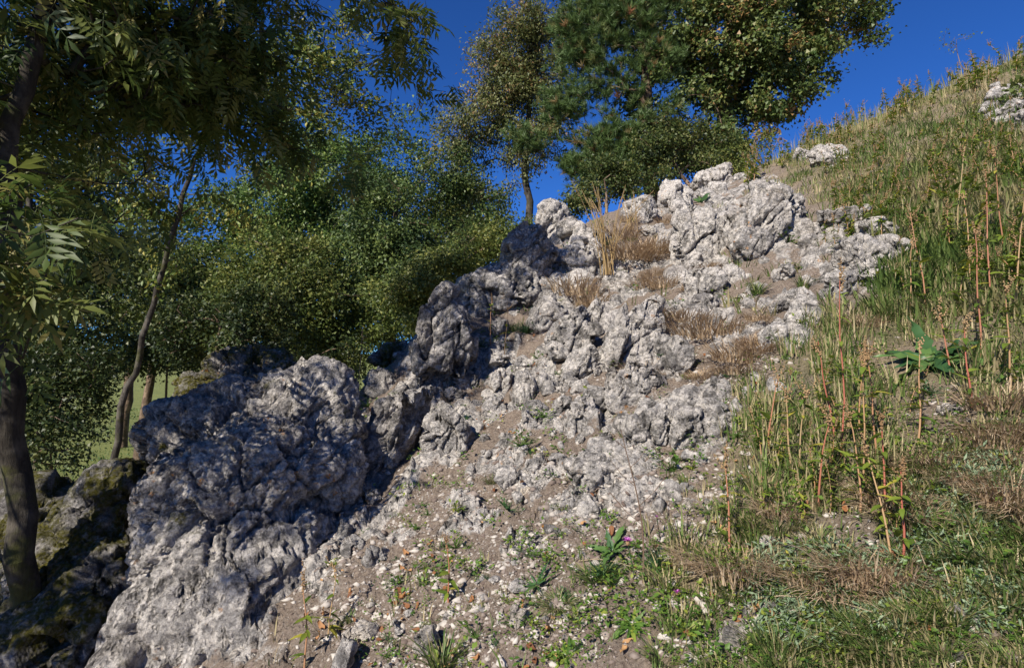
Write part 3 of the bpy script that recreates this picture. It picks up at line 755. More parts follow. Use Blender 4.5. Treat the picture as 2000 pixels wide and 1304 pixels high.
# ------------------------------------------------------------------ trees
def grow(trunk, r0, r1, targets, tip=.006, step=.3, seed=0, lowest=.3, up_bias=.8, gap=1.0):
    rg = np.random.default_rng(seed); trunk = np.asarray(trunk, float)
    seg = np.linalg.norm(np.diff(trunk, axis=0), axis=1); L = np.concatenate([[0], np.cumsum(seg)])
    nt = max(4, int(L[-1] / step)); tt = np.linspace(0, L[-1], nt + 1)
    nodes = [np.array([np.interp(t, L, trunk[:, k]) for k in range(3)]) + (rg.normal(size=3) * .018 * (0 < t < L[-1])) for t in tt]
    par = [-1] + list(range(nt)); limb = [-1] * (nt + 1); trk = nt + 1
    arr = np.zeros((60000, 3)); arr[:trk] = nodes; cnt = trk
    tg = np.asarray(targets); d0 = np.min(np.linalg.norm(tg[:, None] - arr[None, :trk], axis=2), 1)
    nl = 0; ends = []
    for ti in np.argsort(d0):
        q = tg[ti]; P_ = arr[:cnt]; dv = q - P_; d = np.linalg.norm(dv, axis=1)
        cost = d * (1 + up_bias * np.clip(-dv[:, 2] / (d + 1e-6), 0, 1))
        cost[:int(trk * lowest)] += 50
        cost[:trk] *= gap
        b = int(np.argmin(cost)); dist = d[b]
        lid = limb[b]
        if lid < 0: lid = nl; nl += 1
        k = max(1, int(math.ceil(dist / step))); pp = par[b]
        pd = nrm(arr[b] - arr[pp]) if pp >= 0 else np.array([0, 0, 1.])
        ctl = arr[b] + pd * dist * .25 + (q - arr[b]) * .35 + rg.normal(size=3) * dist * .06 + np.array([0, 0, dist * .08])
        last = b
        for i in range(1, k + 1):
            t = i / k; pos = (1 - t) ** 2 * arr[b] + 2 * t * (1 - t) * ctl + t * t * q
            arr[cnt] = pos + rg.normal(size=3) * .02 * (i < k); par.append(last); limb.append(lid); last = cnt; cnt += 1
        ends.append((last, ti))
    N = arr[:cnt].copy(); par = np.array(par); limb = np.array(limb)
    e = 2.3; rr = np.zeros(cnt); has = np.zeros(cnt, bool); has[par[par >= 0]] = True
    acc = np.where(has, 0, tip ** e)
    main = np.full(cnt, -1); mval = np.zeros(cnt)
    for i in range(cnt - 1, 0, -1):
        acc[par[i]] += acc[i]
        if acc[i] > mval[par[i]]: mval[par[i]] = acc[i]; main[par[i]] = i
    rr = acc ** (1 / e); rt = np.linspace(r0, r1, trk); rr[:trk] = rt
    for i in range(trk, cnt): rr[i] = min(rr[i], rr[par[i]] * .92)
    main[:trk - 1] = np.arange(1, trk)
    return N, par, rr, limb, trk, main

def tubes_of(N, par, rr, idx, main, sides=6):
    idx = np.asarray(idx); d = np.zeros_like(N); d[1:] = nrm(N[1:] - N[par[1:]]); d[0] = d[1]
    ref = np.array([.31, .93, .2])
    def ring(c, dirv, r):
        x = nrm(np.cross(dirv, ref)); z = np.cross(x, dirv); a = np.arange(sides) / sides * 2 * np.pi
        return c[:, None] + r[:, None, None] * (np.cos(a)[None, :, None] * x[:, None] + np.sin(a)[None, :, None] * z[:, None])
    p = par[idx]; cont = main[p] == idx
    A = ring(N[p], np.where(cont[:, None], d[p], d[idx]), np.where(cont, rr[p], np.minimum(rr[p], rr[idx] * 1.35)))
    B = ring(N[idx], d[idx], rr[idx])
    V = np.concatenate([A, B], 1).reshape(-1, 3); j = np.arange(sides); j2 = (j + 1) % sides
    t = np.concatenate([np.stack([j, j2, sides + j2], -1), np.stack([j, sides + j2, sides + j], -1)])
    return V, (t[None] + (np.arange(len(idx)) * 2 * sides)[:, None, None]).reshape(-1, 3)

def wood(root, base, g, bark, limbs=12, sides=6, tsides=12):
    N, par, rr, limb, trk, main = g
    V, T = tubes_of(N, par, rr, np.arange(1, trk), main, tsides)
    V = V + nrm(V - N[np.argmin(((V[:, None, :] - N[None, :trk]) ** 2).sum(2), 1)]) * (.06 * rr[0] * fbm(V * np.array([9, 9, 3]), 3, 77))[:, None]
    link('trunk', make_mesh('trunk', V - base, T, mats=[M[bark]]), root)
    ids, ct = np.unique(limb[limb >= 0], return_counts=True); order = ids[np.argsort(-ct)]
    for l in order[:limbs]:
        V, T = tubes_of(N, par, rr, np.where(limb == l)[0], main, sides); link('limb', make_mesh('limb', V - base, T, mats=[M[bark]]), root)
    rest = np.where(np.isin(limb, order[limbs:]))[0]
    if len(rest):
        V, T = tubes_of(N, par, rr, rest, main, 5); tag(link('twigs', make_mesh('twigs', V - base, T, mats=[M[bark]]), root), kind='stuff')

def lobes(L, n, shell=.5, seed=0):
    """points through a crown made of uneven lobes: (x, y, z, rx, ry, rz, weight)"""
    rg = np.random.default_rng(seed); L = np.asarray(L, float)
    vol = L[:, 3] * L[:, 4] * L[:, 5] * L[:, 6]; pick = rg.choice(len(L), n, p=vol / vol.sum())
    d = nrm(rg.normal(size=(n, 3))); r = shell + (1 - shell) * rg.uniform(0, 1, n) ** .6
    pts = L[pick, :3] + d * r[:, None] * L[pick, 3:6]
    return pts[perlin(pts * .9, seed) + .25 * rg.uniform(-1, 1, n) > -.12]

def scatter_leaves(C, per, spread, size, tmpl, seed, flat=.5, out=None, tint_amp=.35):
    rg = np.random.default_rng(seed); n = len(C) * per; spread = spread * rg.uniform(.42, .8, n)[:, None]
    pos = np.repeat(C, per, 0) + rg.normal(size=(n, 3)) * spread * np.array([1, 1, .75])
    ctr = C.mean(0) if out is None else out
    fw = nrm(nrm(pos - ctr) * .7 + rg.normal(size=(n, 3)) * .7 + np.array([0, 0, -.25])); up = nrm(np.array([0, 0, 1.]) * flat + rg.normal(size=(n, 3)) * .55 + nrm(pos - ctr) * .35)
    s = size * rg.uniform(.65, 1.25, n); V, T = inst(tmpl[0], tmpl[1], pos, frames(fw, up), s)
    tn = np.clip(np.repeat(.5 + .27 * rg.normal(size=len(C)), per) + tint_amp * rg.normal(size=n) * .7, 0, 1)
    return V, T, np.repeat(tn, len(tmpl[0]))

def px_lobe(px, py, y, r, wt=1, fy=1.0, fz=.85):
    c = P(px, py, y); return (c[0], c[1], c[2], r, r * fy, r * fz, wt)

def tree(name, label, base_xy, trunk_px, y, r0, L, nclus, per, spread, size, leaf, bark, seed, tmpl=None, tip=.008, limbs=10, group=None, step=.45, shell=.45, cat='tree', lean=None, lowest=.3, r1=None, flat=.5):
    bx, by = base_xy; bz = float(base_h(np.array([bx]), np.array([by]))[0]) - .05; base = np.array([bx, by, bz])
    root = thing(name, base, label, cat, group)
    tr = [base] + [P(a, b, c) for (a, b, c) in trunk_px]
    C = lobes(L, nclus, shell, seed)
    g = grow(tr, r0, r1 if r1 else r0 * .25, C, tip, step, seed, lowest)
    wood(root, base, g, bark, limbs)
    V, T, tn = scatter_leaves(C, per, spread, size, tmpl or leaf_tri(.36), seed + 1, flat)
    tag(link('crown', make_mesh('crown', V - base, T, tn, [M[leaf]]), root), kind='stuff')
    return root

# background trees and bushes below the ridge
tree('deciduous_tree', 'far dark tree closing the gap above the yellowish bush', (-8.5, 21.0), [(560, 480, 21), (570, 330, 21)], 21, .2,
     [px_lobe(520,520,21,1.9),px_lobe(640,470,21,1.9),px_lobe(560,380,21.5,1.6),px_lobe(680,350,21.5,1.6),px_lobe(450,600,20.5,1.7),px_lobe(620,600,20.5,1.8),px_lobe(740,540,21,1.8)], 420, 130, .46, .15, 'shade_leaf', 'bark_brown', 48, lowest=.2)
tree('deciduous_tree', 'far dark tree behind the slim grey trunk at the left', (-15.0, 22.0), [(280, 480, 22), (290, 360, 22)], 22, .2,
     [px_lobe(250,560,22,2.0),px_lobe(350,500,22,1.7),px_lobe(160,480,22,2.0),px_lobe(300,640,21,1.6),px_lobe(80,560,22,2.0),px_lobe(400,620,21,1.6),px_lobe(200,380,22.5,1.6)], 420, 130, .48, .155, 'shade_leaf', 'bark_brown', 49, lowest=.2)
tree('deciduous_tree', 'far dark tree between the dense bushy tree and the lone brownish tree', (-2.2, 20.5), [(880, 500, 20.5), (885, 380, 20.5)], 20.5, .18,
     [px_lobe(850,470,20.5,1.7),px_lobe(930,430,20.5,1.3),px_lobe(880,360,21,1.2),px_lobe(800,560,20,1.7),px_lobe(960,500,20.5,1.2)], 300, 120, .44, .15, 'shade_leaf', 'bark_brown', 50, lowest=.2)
tree('deciduous_tree', 'dense dark green bushy tree in the middle behind the ridge', (-2.6, 13.0), [(760, 520, 13), (780, 380, 13)], 13, .16,
     [px_lobe(800,430,13,1.25),px_lobe(900,420,13.4,1.05),px_lobe(720,520,12.6,1.2),px_lobe(850,560,12.6,1.2),px_lobe(780,620,12.4,1.2),px_lobe(950,480,13.6,.75),px_lobe(700,400,13,.9),px_lobe(880,340,13.6,.75)], 600, 170, .27, .084, 'bush_blue', 'bark_brown', 31)
tree('deciduous_tree', 'yellowish green bush at the left foot of the ridge', (-4.5, 11.0), [(560, 640, 11), (570, 520, 11)], 11, .10,
     [px_lobe(600,600,11,1.1),px_lobe(520,560,11.2,1.0),px_lobe(650,660,10.4,.85),px_lobe(560,500,11.4,.85),px_lobe(480,640,11,.8),px_lobe(700,600,10.8,.8)], 460, 160, .26, .08, 'bush_yellow', 'bark_brown', 32)
tree('deciduous_tree', 'tall pale green tree behind the slim grey trunk', (-7.6, 17.0), [(540, 500, 17), (560, 330, 17)], 17, .17,
     [px_lobe(560,420,17,1.7),px_lobe(640,350,17,1.5),px_lobe(500,480,17,1.4),px_lobe(690,430,16.6,1.4),px_lobe(600,270,17.5,1.2),px_lobe(760,330,17.5,1.2),px_lobe(430,420,17,1.2),px_lobe(820,260,17.5,1.0)], 520, 150, .37, .11, 'bush_leaf', 'bark_grey', 33)
tree('deciduous_tree', 'olive green tree in the gap left of the slim grey trunk', (-11.5, 17.5), [(330, 520, 17.5), (350, 400, 17.5)], 17.5, .16,
     [px_lobe(400,560,17,1.5),px_lobe(320,600,16.5,1.4),px_lobe(250,560,17,1.5),px_lobe(450,620,16,1.2),px_lobe(330,480,18,1.1),px_lobe(180,500,17,1.5)], 460, 150, .37, .11, 'bush_yellow', 'bark_brown', 34)
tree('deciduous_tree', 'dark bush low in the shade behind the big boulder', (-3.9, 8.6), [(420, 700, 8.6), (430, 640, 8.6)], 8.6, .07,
     [px_lobe(450,660,8.6,.62),px_lobe(560,680,8.8,.55),px_lobe(380,650,9,.6),px_lobe(640,690,9,.5),px_lobe(500,620,9,.55)], 260, 130, .2, .066, 'deep_shade_leaf', 'bark_brown', 35, step=.3)
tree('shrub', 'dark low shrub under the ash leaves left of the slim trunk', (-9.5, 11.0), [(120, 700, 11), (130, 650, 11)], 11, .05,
     [px_lobe(60,700,11,.8),px_lobe(150,690,11,.75),px_lobe(-40,720,11,.8),px_lobe(210,640,11.5,.7),px_lobe(110,640,11.5,.8)], 260, 90, .24, .08, 'deep_shade_leaf', 'bark_brown', 45, cat='shrub')
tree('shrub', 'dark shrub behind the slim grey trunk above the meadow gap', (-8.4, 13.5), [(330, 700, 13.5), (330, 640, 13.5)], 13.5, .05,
     [px_lobe(310,680,13.5,.75),px_lobe(400,690,13,.75),px_lobe(250,690,14,.6),px_lobe(350,630,13.5,.7)], 220, 90, .24, .08, 'deep_shade_leaf', 'bark_brown', 46, cat='shrub')
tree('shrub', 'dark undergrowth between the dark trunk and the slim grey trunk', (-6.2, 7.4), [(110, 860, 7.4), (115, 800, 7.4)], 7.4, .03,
     [px_lobe(60,820,7.4,.5),px_lobe(130,790,7.6,.5),px_lobe(30,740,7.6,.55),px_lobe(120,860,7.2,.42),px_lobe(170,730,8,.45),px_lobe(-40,860,7.2,.5)], 260, 90, .17, .06, 'deep_shade_leaf', 'bark_brown', 47, cat='shrub', step=.25)
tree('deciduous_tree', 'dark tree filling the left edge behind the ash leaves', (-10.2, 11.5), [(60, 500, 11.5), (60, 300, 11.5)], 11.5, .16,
     [px_lobe(60,480,11.5,1.5),px_lobe(160,560,11,1.2),px_lobe(0,620,11,1.3),px_lobe(130,660,10.5,1.0),px_lobe(40,250,12,1.6),px_lobe(170,330,12,1.4),px_lobe(-120,400,11.5,1.6)], 500, 140, .33, .10, 'deep_shade_leaf', 'bark_grey', 36)
tree('deciduous_tree', 'bright green bush leaning over the ridge below the pinnacle', (-1.0, 10.2), [(900, 560, 10.2), (910, 500, 10.2)], 10.2, .06,
     [px_lobe(930,500,10.2,.6),px_lobe(860,540,10.0,.6),px_lobe(980,470,10.6,.45),px_lobe(800,590,9.8,.55),px_lobe(1000,440,11,.35)], 250, 140, .2, .066, 'bush_yellow', 'bark_brown', 37, step=.3)
tree('deciduous_tree', 'tall thin brownish tree standing alone in the centre', (.45, 14.0), [(1034, 395, 14), (1024, 340, 14), (1035, 200, 14), (1040, 40, 14)], 14, .17,
     [px_lobe(1010,90,14,1.0,1,1,1.3),px_lobe(1070,110,14,.9),px_lobe(970,160,14,1.0),px_lobe(1060,50,14,.7),px_lobe(905,260,14,.8),px_lobe(930,230,14,.85),px_lobe(1040,220,14,1.0),px_lobe(960,280,14,1.0),px_lobe(1080,270,14,.8),px_lobe(900,300,14,.7),px_lobe(1000,330,14,.8),px_lobe(1090,180,14,.7),px_lobe(940,370,14,.6,.7),px_lobe(1010,40,14,.6)], 680, 95, .25, .095, 'brown_leaf', 'bark_grey', 38, leaf_tri(.26), lowest=.55, shell=.3)
tree('maple_tree', 'broad round maple leaning over the grassy skyline', (4.9, 12.3), [(1415, 250, 12.4), (1420, 120, 12.5), (1430, -60, 12.6)], 12.4, .22,
     [px_lobe(1420,90,12.2,1.5),px_lobe(1330,170,12,1.25),px_lobe(1540,60,12.2,1.35),px_lobe(1640,40,12.2,.95),px_lobe(1360,260,11.8,.75),px_lobe(1490,150,12,1.15),px_lobe(1430,220,12,.9),px_lobe(1290,60,12.2,1.0),px_lobe(1590,110,12.3,.75),px_lobe(1450,-90,12.5,1.6),px_lobe(1600,-60,12.5,1.2),px_lobe(1280,250,12,.8),px_lobe(1400,300,11.9,.6),px_lobe(1330,310,11.8,.6),px_lobe(1690,30,12.2,.6)], 950, 150, .22, .088, 'maple_leaf', 'bark_brown', 39, leaf_tri(.48), lowest=.25, flat=.9)
tree('shrub', 'leafy shrub at the foot of the maple on the skyline', (5.1, 11.4), [(1470, 300, 11.3), (1475, 270, 11.3)], 11.3, .03,
     [px_lobe(1470,280,11.2,.38),px_lobe(1430,310,11,.35),px_lobe(1520,270,11.4,.25)], 90, 60, .14, .055, 'bush_yellow', 'bark_brown', 40, step=.2, cat='shrub', tip=.004)
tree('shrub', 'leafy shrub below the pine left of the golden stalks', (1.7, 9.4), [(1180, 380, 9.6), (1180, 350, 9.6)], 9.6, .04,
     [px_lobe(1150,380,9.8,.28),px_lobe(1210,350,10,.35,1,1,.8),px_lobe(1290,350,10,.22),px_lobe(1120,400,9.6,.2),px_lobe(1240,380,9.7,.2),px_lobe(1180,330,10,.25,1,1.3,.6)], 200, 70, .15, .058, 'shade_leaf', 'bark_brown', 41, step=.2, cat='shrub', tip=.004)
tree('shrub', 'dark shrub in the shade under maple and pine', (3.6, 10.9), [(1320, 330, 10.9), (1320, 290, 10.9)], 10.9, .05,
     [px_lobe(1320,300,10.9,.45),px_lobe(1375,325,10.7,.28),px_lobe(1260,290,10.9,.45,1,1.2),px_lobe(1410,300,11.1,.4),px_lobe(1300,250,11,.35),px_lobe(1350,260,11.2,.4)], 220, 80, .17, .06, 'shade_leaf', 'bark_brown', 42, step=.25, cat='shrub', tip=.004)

# the pine: whorled boughs carrying tufts of needles
def pine():
    bx, by = 2.9, 11.6; bz = float(base_h(np.array([bx]), np.array([by]))[0]) - .05; base = np.array([bx, by, bz])
    root = thing('pine_tree', base, 'pine with reddish needle tufts left of the maple', 'tree')
    L = [px_lobe(1150,70,11.4,.75,1,.5),px_lobe(1220,30,11.4,.8,1,.5),px_lobe(1130,140,11.3,.6,1,.45),px_lobe(1200,130,11.4,.7,1,.5),px_lobe(1110,200,11.2,.4,1,.4),px_lobe(1190,210,11.3,.6,1,.4),
         px_lobe(1050,265,11.0,.42,1,.45),px_lobe(1100,250,11.1,.4,1,.4),px_lobe(1150,280,11.2,.4,1,.35),px_lobe(1250,280,11.2,.45,1,.4),px_lobe(1280,310,11,.4,1,.35),px_lobe(1260,110,11.5,.6,1,.5),px_lobe(1180,-40,11.5,.9,1,.6),px_lobe(1090,300,11.1,.3,1,.3),px_lobe(1230,340,11,.35,1,.3),px_lobe(1285,200,11.2,.5,1,.5),px_lobe(1240,245,11.1,.5,1,.45),px_lobe(1290,120,11.3,.5,1,.5),px_lobe(1270,0,11.4,.6,1,.5),px_lobe(1120,90,11.3,.5,1,.4),px_lobe(1020,280,11,.3,1,.35),px_lobe(1200,290,11.2,.5,3,.5),px_lobe(1150,330,11.1,.42,3,.45),px_lobe(1235,325,11.1,.5,3,.45),px_lobe(1100,210,11.2,.45,2,.45)]
    C = lobes(L, 1000, .45, 51)
    g = grow([base, P(1270, 300, 11.6), P(1262, 150, 11.6), P(1255, -120, 11.6)], .17, .07, C, .006, .35, 51, .15, 1.2)
    wood(root, base, g, 'bark_brown', 14)
    N, par, rr, limb, trk, main = g; rg = np.random.default_rng(52)
    n = len(C) * 6; pos = np.repeat(C, 6, 0) + rg.normal(size=(n, 3)) * np.array([.10, .10, .07])
    ax = np.array([bx, by, 0]); out = pos - ax; out[:, 2] = 0; fw = nrm(nrm(out) * .6 + np.array([0, 0, .6]) + rg.normal(size=(n, 3)) * .45)
    R = frames(fw, rg.normal(size=(n, 3))); Vs, Ts, tn = [], [], []
    for k in range(4):
        tv, tt = pine_t(60 + k, 40); V, T = inst(tv, tt, pos[k::4], R[k::4], rg.uniform(.12, .19, len(pos[k::4]))); Vs.append((V, T)); tn.append(np.repeat(np.clip(rg.beta(1.6, 2.2, len(pos[k::4])) + .12 * (rg.uniform(0, 1, len(pos[k::4])) > .8), 0, 1), len(tv)))
    V, T = merge(Vs); tag(link('needles', make_mesh('needles', V - base, T, np.concatenate(tn), [M['pine_needle']]), root), kind='stuff')
pine()

# slim grey tree behind the boulder
SLIM = tree('slim_tree', 'slim grey-barked tree with bent trunk left of the big boulder', (-4.95, 7.0),
     [(232, 800, 7.0), (268, 715, 7.0), (300, 590, 6.9), (340, 455, 6.8), (372, 330, 6.8), (410, 250, 6.8), (470, 120, 6.8)], 7.0, .05,
     [px_lobe(420,240,6.6,.45),px_lobe(520,300,6.6,.42),px_lobe(330,250,6.8,.5),px_lobe(560,340,6.8,.30),px_lobe(250,380,6.6,.45),px_lobe(470,180,6.8,.5),px_lobe(620,250,7,.4),px_lobe(380,120,7,.6),px_lobe(300,420,6.8,.3),px_lobe(560,150,7,.6),px_lobe(680,180,7.2,.5),px_lobe(200,150,7.2,.7),px_lobe(740,240,7.4,.45),px_lobe(820,260,7.6,.3),px_lobe(640,80,7.2,.55),px_lobe(430,400,7,.35,.6),px_lobe(330,520,7,.35,.6),px_lobe(480,440,7.2,.3,.6)], 560, 44, .16, .065, 'slim_leaf', 'bark_grey', 71, leaf_far(.26), tip=.007, step=.22, shell=.25, r1=.02, lowest=.45)

# the foreground ash: dark trunk at the left edge, limbs and hanging compound leaves
def ash():
    bx, by = -2.62, 2.92; bz = float(base_h(np.array([bx]), np.array([by]))[0]) - .05; base = np.array([bx, by, bz])
    root = thing('ash_tree', base, 'dark foreground ash with long hanging leaves at the left edge', 'tree')
    L = [px_lobe(120,480,2.35,.34,5),px_lobe(240,530,2.5,.24,8),px_lobe(40,560,2.4,.34,5),px_lobe(90,680,2.7,.30,4),px_lobe(160,600,2.6,.26,4),px_lobe(300,480,2.7,.16,8),px_lobe(60,300,3.1,.7),px_lobe(200,200,3.5,.75),px_lobe(330,80,3.7,.7),px_lobe(470,110,4.1,.6),
         px_lobe(600,70,4.3,.55),px_lobe(650,190,4.4,.45),px_lobe(780,70,4.3,.30,4),px_lobe(800,180,4.8,.35),px_lobe(560,240,4.4,.42,1.6),px_lobe(690,320,4.5,.2,4),px_lobe(130,380,3.0,.4),px_lobe(390,220,4.2,.45,1.8),px_lobe(480,250,4.4,.4,1.5),px_lobe(300,30,3.8,.7,1.3),px_lobe(130,60,3.4,.6,1.4),
         px_lobe(740,240,4.9,.4),px_lobe(840,260,5.2,.25),px_lobe(110,880,2.9,.22,2),px_lobe(60,150,3.3,.7),px_lobe(690,40,4.4,.5),px_lobe(260,320,3.3,.35,.7)]
    L += [(-3.5, 1.2, 3.2, 1.0, 1.0, .8, .15), (-2.5, 3.3, 5.5, 1.0, .9, .8, 2.2), (-3.2, 2.2, 4.5, 1.1, 1.0, .9, .5), (-2.0, 4.1, 4.9, .8, .8, .7, 2.2), (-4.2, 0.4, 3.8, 1.0, 1.0, .8, .12), (-3.75, 1.5, 2.1, .75, .75, .7, 2.2), (-3.2, 2.0, 2.85, .5, .5, .45, 3.0)]
    C = lobes(L, 3000, .15, 81)
    tr = [base, P(48, 1150, 2.9), P(36, 950, 2.9), P(20, 700, 2.9), P(6, 450, 2.9), P(20, 250, 2.95), P(75, 120, 3.0), P(110, -30, 3.1), P(140, -250, 3.2)]
    g = grow(tr, .07, .032, C, .0042, .2, 81, .5, .8)
    wood(root, base, g, 'bark', 16, 6, 18)
    N, par, rr, limb, trk, main = g; rg = np.random.default_rng(82); per = 3; n = len(C) * per
    pos = np.repeat(C, per, 0) + rg.normal(size=(n, 3)) * .06
    near = nrm(pos - np.array([bx, by, 0])); near[:, 2] = 0
    fw = nrm(near * .5 + rg.normal(size=(n, 3)) * .6 + np.array([0, 0, -.25])); up = nrm(np.array([0, 0, 1.]) + rg.normal(size=(n, 3)) * .35)
    R = frames(fw, up); s = rg.uniform(.17, .27, n); tp = [compound_t(k, 4 + k % 2) for k in range(5)]; kind = rg.integers(0, 5, n)
    qx, qy = proj(pos); dist = np.linalg.norm(pos - np.array([0, 0, EYE]), axis=1)
    vis = (qx > -60) & (qx < 2000) & (qy > -60) & (qy < 1304)
    order = np.argsort(np.where(vis, dist, 99)); single = order[:280]; rest = np.setdiff1d(np.arange(n), single)
    tn = np.clip(rg.normal(.5, .26, n), 0, 1); lm = {}
    for i in single:
        key = (int(kind[i]), int(tn[i] * 3.99))
        if key not in lm: lm[key] = make_mesh('leaf', tp[key[0]][0], tp[key[0]][1], np.full(len(tp[key[0]][0]), key[1] / 3.0 * .9 + .05), [M['ash_leaf']])
        link('leaf', lm[key], root, pos[i] - base, R[i], float(s[i]))
    parts, tt = [], []
    for k in range(5):
        m = rest[kind[rest] == k]; V, T = inst(tp[k][0], tp[k][1], pos[m], R[m], s[m]); parts.append((V, T)); tt.append(np.repeat(tn[m], len(tp[k][0])))
    V, T = merge(parts); tag(link('foliage', make_mesh('foliage', V - base, T, np.concatenate(tt), [M['ash_leaf']]), root), kind='stuff')
ash()

# ------------------------------------------------------------------ grasses
def tuft_t(seed, n, L, spread, arch, w=.0035, segs=3, droop_dir=None, up=1.0):
    r = np.random.default_rng(seed); Vs, Ts = [], []; k = 0; tn = []
    for i in range(n):
        a = r.uniform(0, 6.283); rad = spread * math.sqrt(r.uniform(0, 1)) * .35; b = np.array([math.cos(a) * rad, math.sin(a) * rad, -.01])
        a2 = a + r.normal() * .6; o = np.array([math.cos(a2), math.sin(a2), 0]) * r.uniform(.25, 1.0) * arch
        if droop_dir is not None: o = o + np.asarray(droop_dir) * r.uniform(.3, 1)
        l = L * r.uniform(.45, 1.15); ww = w * r.uniform(.7, 1.3); sd = nrm(np.cross(o + np.array([0, 0, .01]), [0, 0, 1.])) * ww; t_ = r.uniform(0, 1)
        for j in range(segs + 1):
            t = j / segs; c = b + l * (np.array([0, 0, up * t * (1 - .55 * t * np.linalg.norm(o))]) + o * (t * .45 + t * t * .5))
            if j < segs: Vs += [c - sd * (1 - .6 * t), c + sd * (1 - .6 * t)]; tn += [t_, t_]
            else: Vs.append(c); tn.append(t_)
        for j in range(segs - 1): Ts += [[k + 2 * j, k + 2 * j + 1, k + 2 * j + 3], [k + 2 * j, k + 2 * j + 3, k + 2 * j + 2]]
        e = k + 2 * (segs - 1); Ts.append([e, e + 1, e + 2]); k += 2 * segs + 1
    return np.array(Vs), np.array(Ts), np.array(tn)
DOWN = np.array([-.42, -.33, -.28])          # down the slope
TUFT = {
 'green': [make_mesh('grass_tuft', *tuft_t(200 + k, 120, .19, .12, .75, .0030, 4), [M['grass_green']]) for k in range(5)],
 'mix':   [make_mesh('grass_tuft', *tuft_t(210 + k, 80, .16, .14, .7, .0026), [M['grass_mix']]) for k in range(5)],
 'tan':   [make_mesh('grass_tuft', *tuft_t(220 + k, 300, .18, .34, 1.0, .0026, 4, DOWN * .3, 1.0), [M['grass_tan']]) for k in range(4)],
 'pale':  [make_mesh('grass_tuft', *tuft_t(230 + k, 170, .17, .12, .8, .0022, 4, DOWN * .5), [M['grass_mix']]) for k in range(3)]}
def tuft(kind, px, py, wpx, label, group=None, p=None):
    if p is None:
        q, ok = hit(px, py)
        if not ok[0]: return
        p = q[0]
    ms = TUFT[kind]; o = link('grass_tuft', ms[int(rng.integers(len(ms)))], loc=p + np.array([0, 0, -.005]))
    sc = wpx / F * p[1] / .26 if wpx else rng.uniform(.5, 1.0)
    o.rotation_euler = (rng.uniform(-.12, .12), rng.uniform(-.12, .12), rng.uniform(0, 6.28) if kind in ('green', 'mix') else rng.uniform(-.5, .5)); o.scale = (sc, sc, sc * (rng.uniform(.42, .72) if kind != 'tan' else rng.uniform(.6, .85)))
    if group: BATCH.append((o, {'green': 'green', 'mix': 'straw-flecked', 'tan': 'tan', 'pale': 'pale'}[kind] + ' grass tuft'))
    return tag(o, label, 'grass', group)

for kind, px, py, w, lb in [
 ('tan',1232,520,120,'tan hair-like grass tussock below the golden stalks'),('tan',1275,505,95,'tan tussock against the left side of the upper outcrop'),('tan',1120,575,110,'tan tussock on top of the middle outcrop'),
 ('tan',1160,590,80,'small tan tussock above the narrow upright slab'),('tan',1210,470,80,'tan tussock among the golden stalks'),('tan',1375,655,130,'wide tan tussock right of the pointed slab'),('tan',1335,640,95,'tan tussock touching the pointed slab'),
 ('tan',1440,700,110,'tan tussock above the bare gravel patch'),('tan',1300,560,70,'tan tussock under the tall rounded rock'),('tan',1270,560,80,'thin tan tussock left of the cracked rock'),('tan',1480,690,80,'tan tussock left of the dark-hollowed rock'),
 ('tan',1120,430,70,'tan tussock right of the ridge pinnacle'),('tan',1880,940,90,'bleached tussock among green grass on the right'),('tan',1960,790,140,'bleached tussock at the right edge'),('tan',1690,640,70,'tan tussock above the big dark rosette'),
 ('green',1735,625,120,'dense dark green tussock above the big dark rosette'),('green',1880,1080,170,'large arching green tussock at the lower right'),('green',1975,1120,170,'large arching green tussock cut by the right edge'),('green',1800,930,110,'green tussock right of the red stems'),
 ('green',862,1290,150,'green tussock at the bottom edge left of centre'),('green',1165,1125,140,'broad green tussock below the purple flower'),('green',1430,1165,110,'green tussock over the white stones'),('green',1480,1290,90,'dark green tuft at the bottom edge'),
 ('green',1590,940,110,'green tussock left of the red stems'),('green',1640,1090,110,'olive tussock below the red stems'),('green',1470,1060,100,'green tuft at the edge of the gravel'),('green',1960,1290,110,'green tuft in the bottom right corner'),
 ('green',1850,1290,130,'green tuft at the bottom edge near the right corner'),('green',1340,930,80,'green tuft at the lower edge of the pitted shelf'),('green',1180,490,70,'green tuft under the golden stalks'),('green',1300,470,70,'green tuft left of the tall rounded rock'),
 ('green',1480,580,70,'dark tuft under the biggest upper rock'),('green',1000,640,50,'green tuft in the shaded gully'),('green',1570,560,70,'dark tuft left of the grey rough rock'),('green',1290,1290,110,'green tuft at the bottom edge right of centre'),
 ('pale',1090,1185,120,'bleached tuft over the pale stone'),('pale',1420,1000,90,'bleached tuft beside the yellow-green stalk'),('pale',1560,1130,130,'bleached tuft in the silvery herbs'),('pale',1750,1190,120,'bleached tuft among twigs at the lower right'),('green',690,1200,70,'grass tuft above the white stone by the boulder'),
 ('pale',1100,1000,60,'small bleached tuft on the bare bank'),('pale',960,940,60,'small bleached tuft left of the square block')]:
    tuft(kind, px, py, w, lb)

q, a, b = pix_pts(90, 1130, 1500, 430, 760, None)
for i in range(min(24, len(q))): tuft('tan', 0, 0, 0, 'lesser tan tussock between the middle and the upper outcrop', 'lesser tan tussocks between the outcrops', q[i])
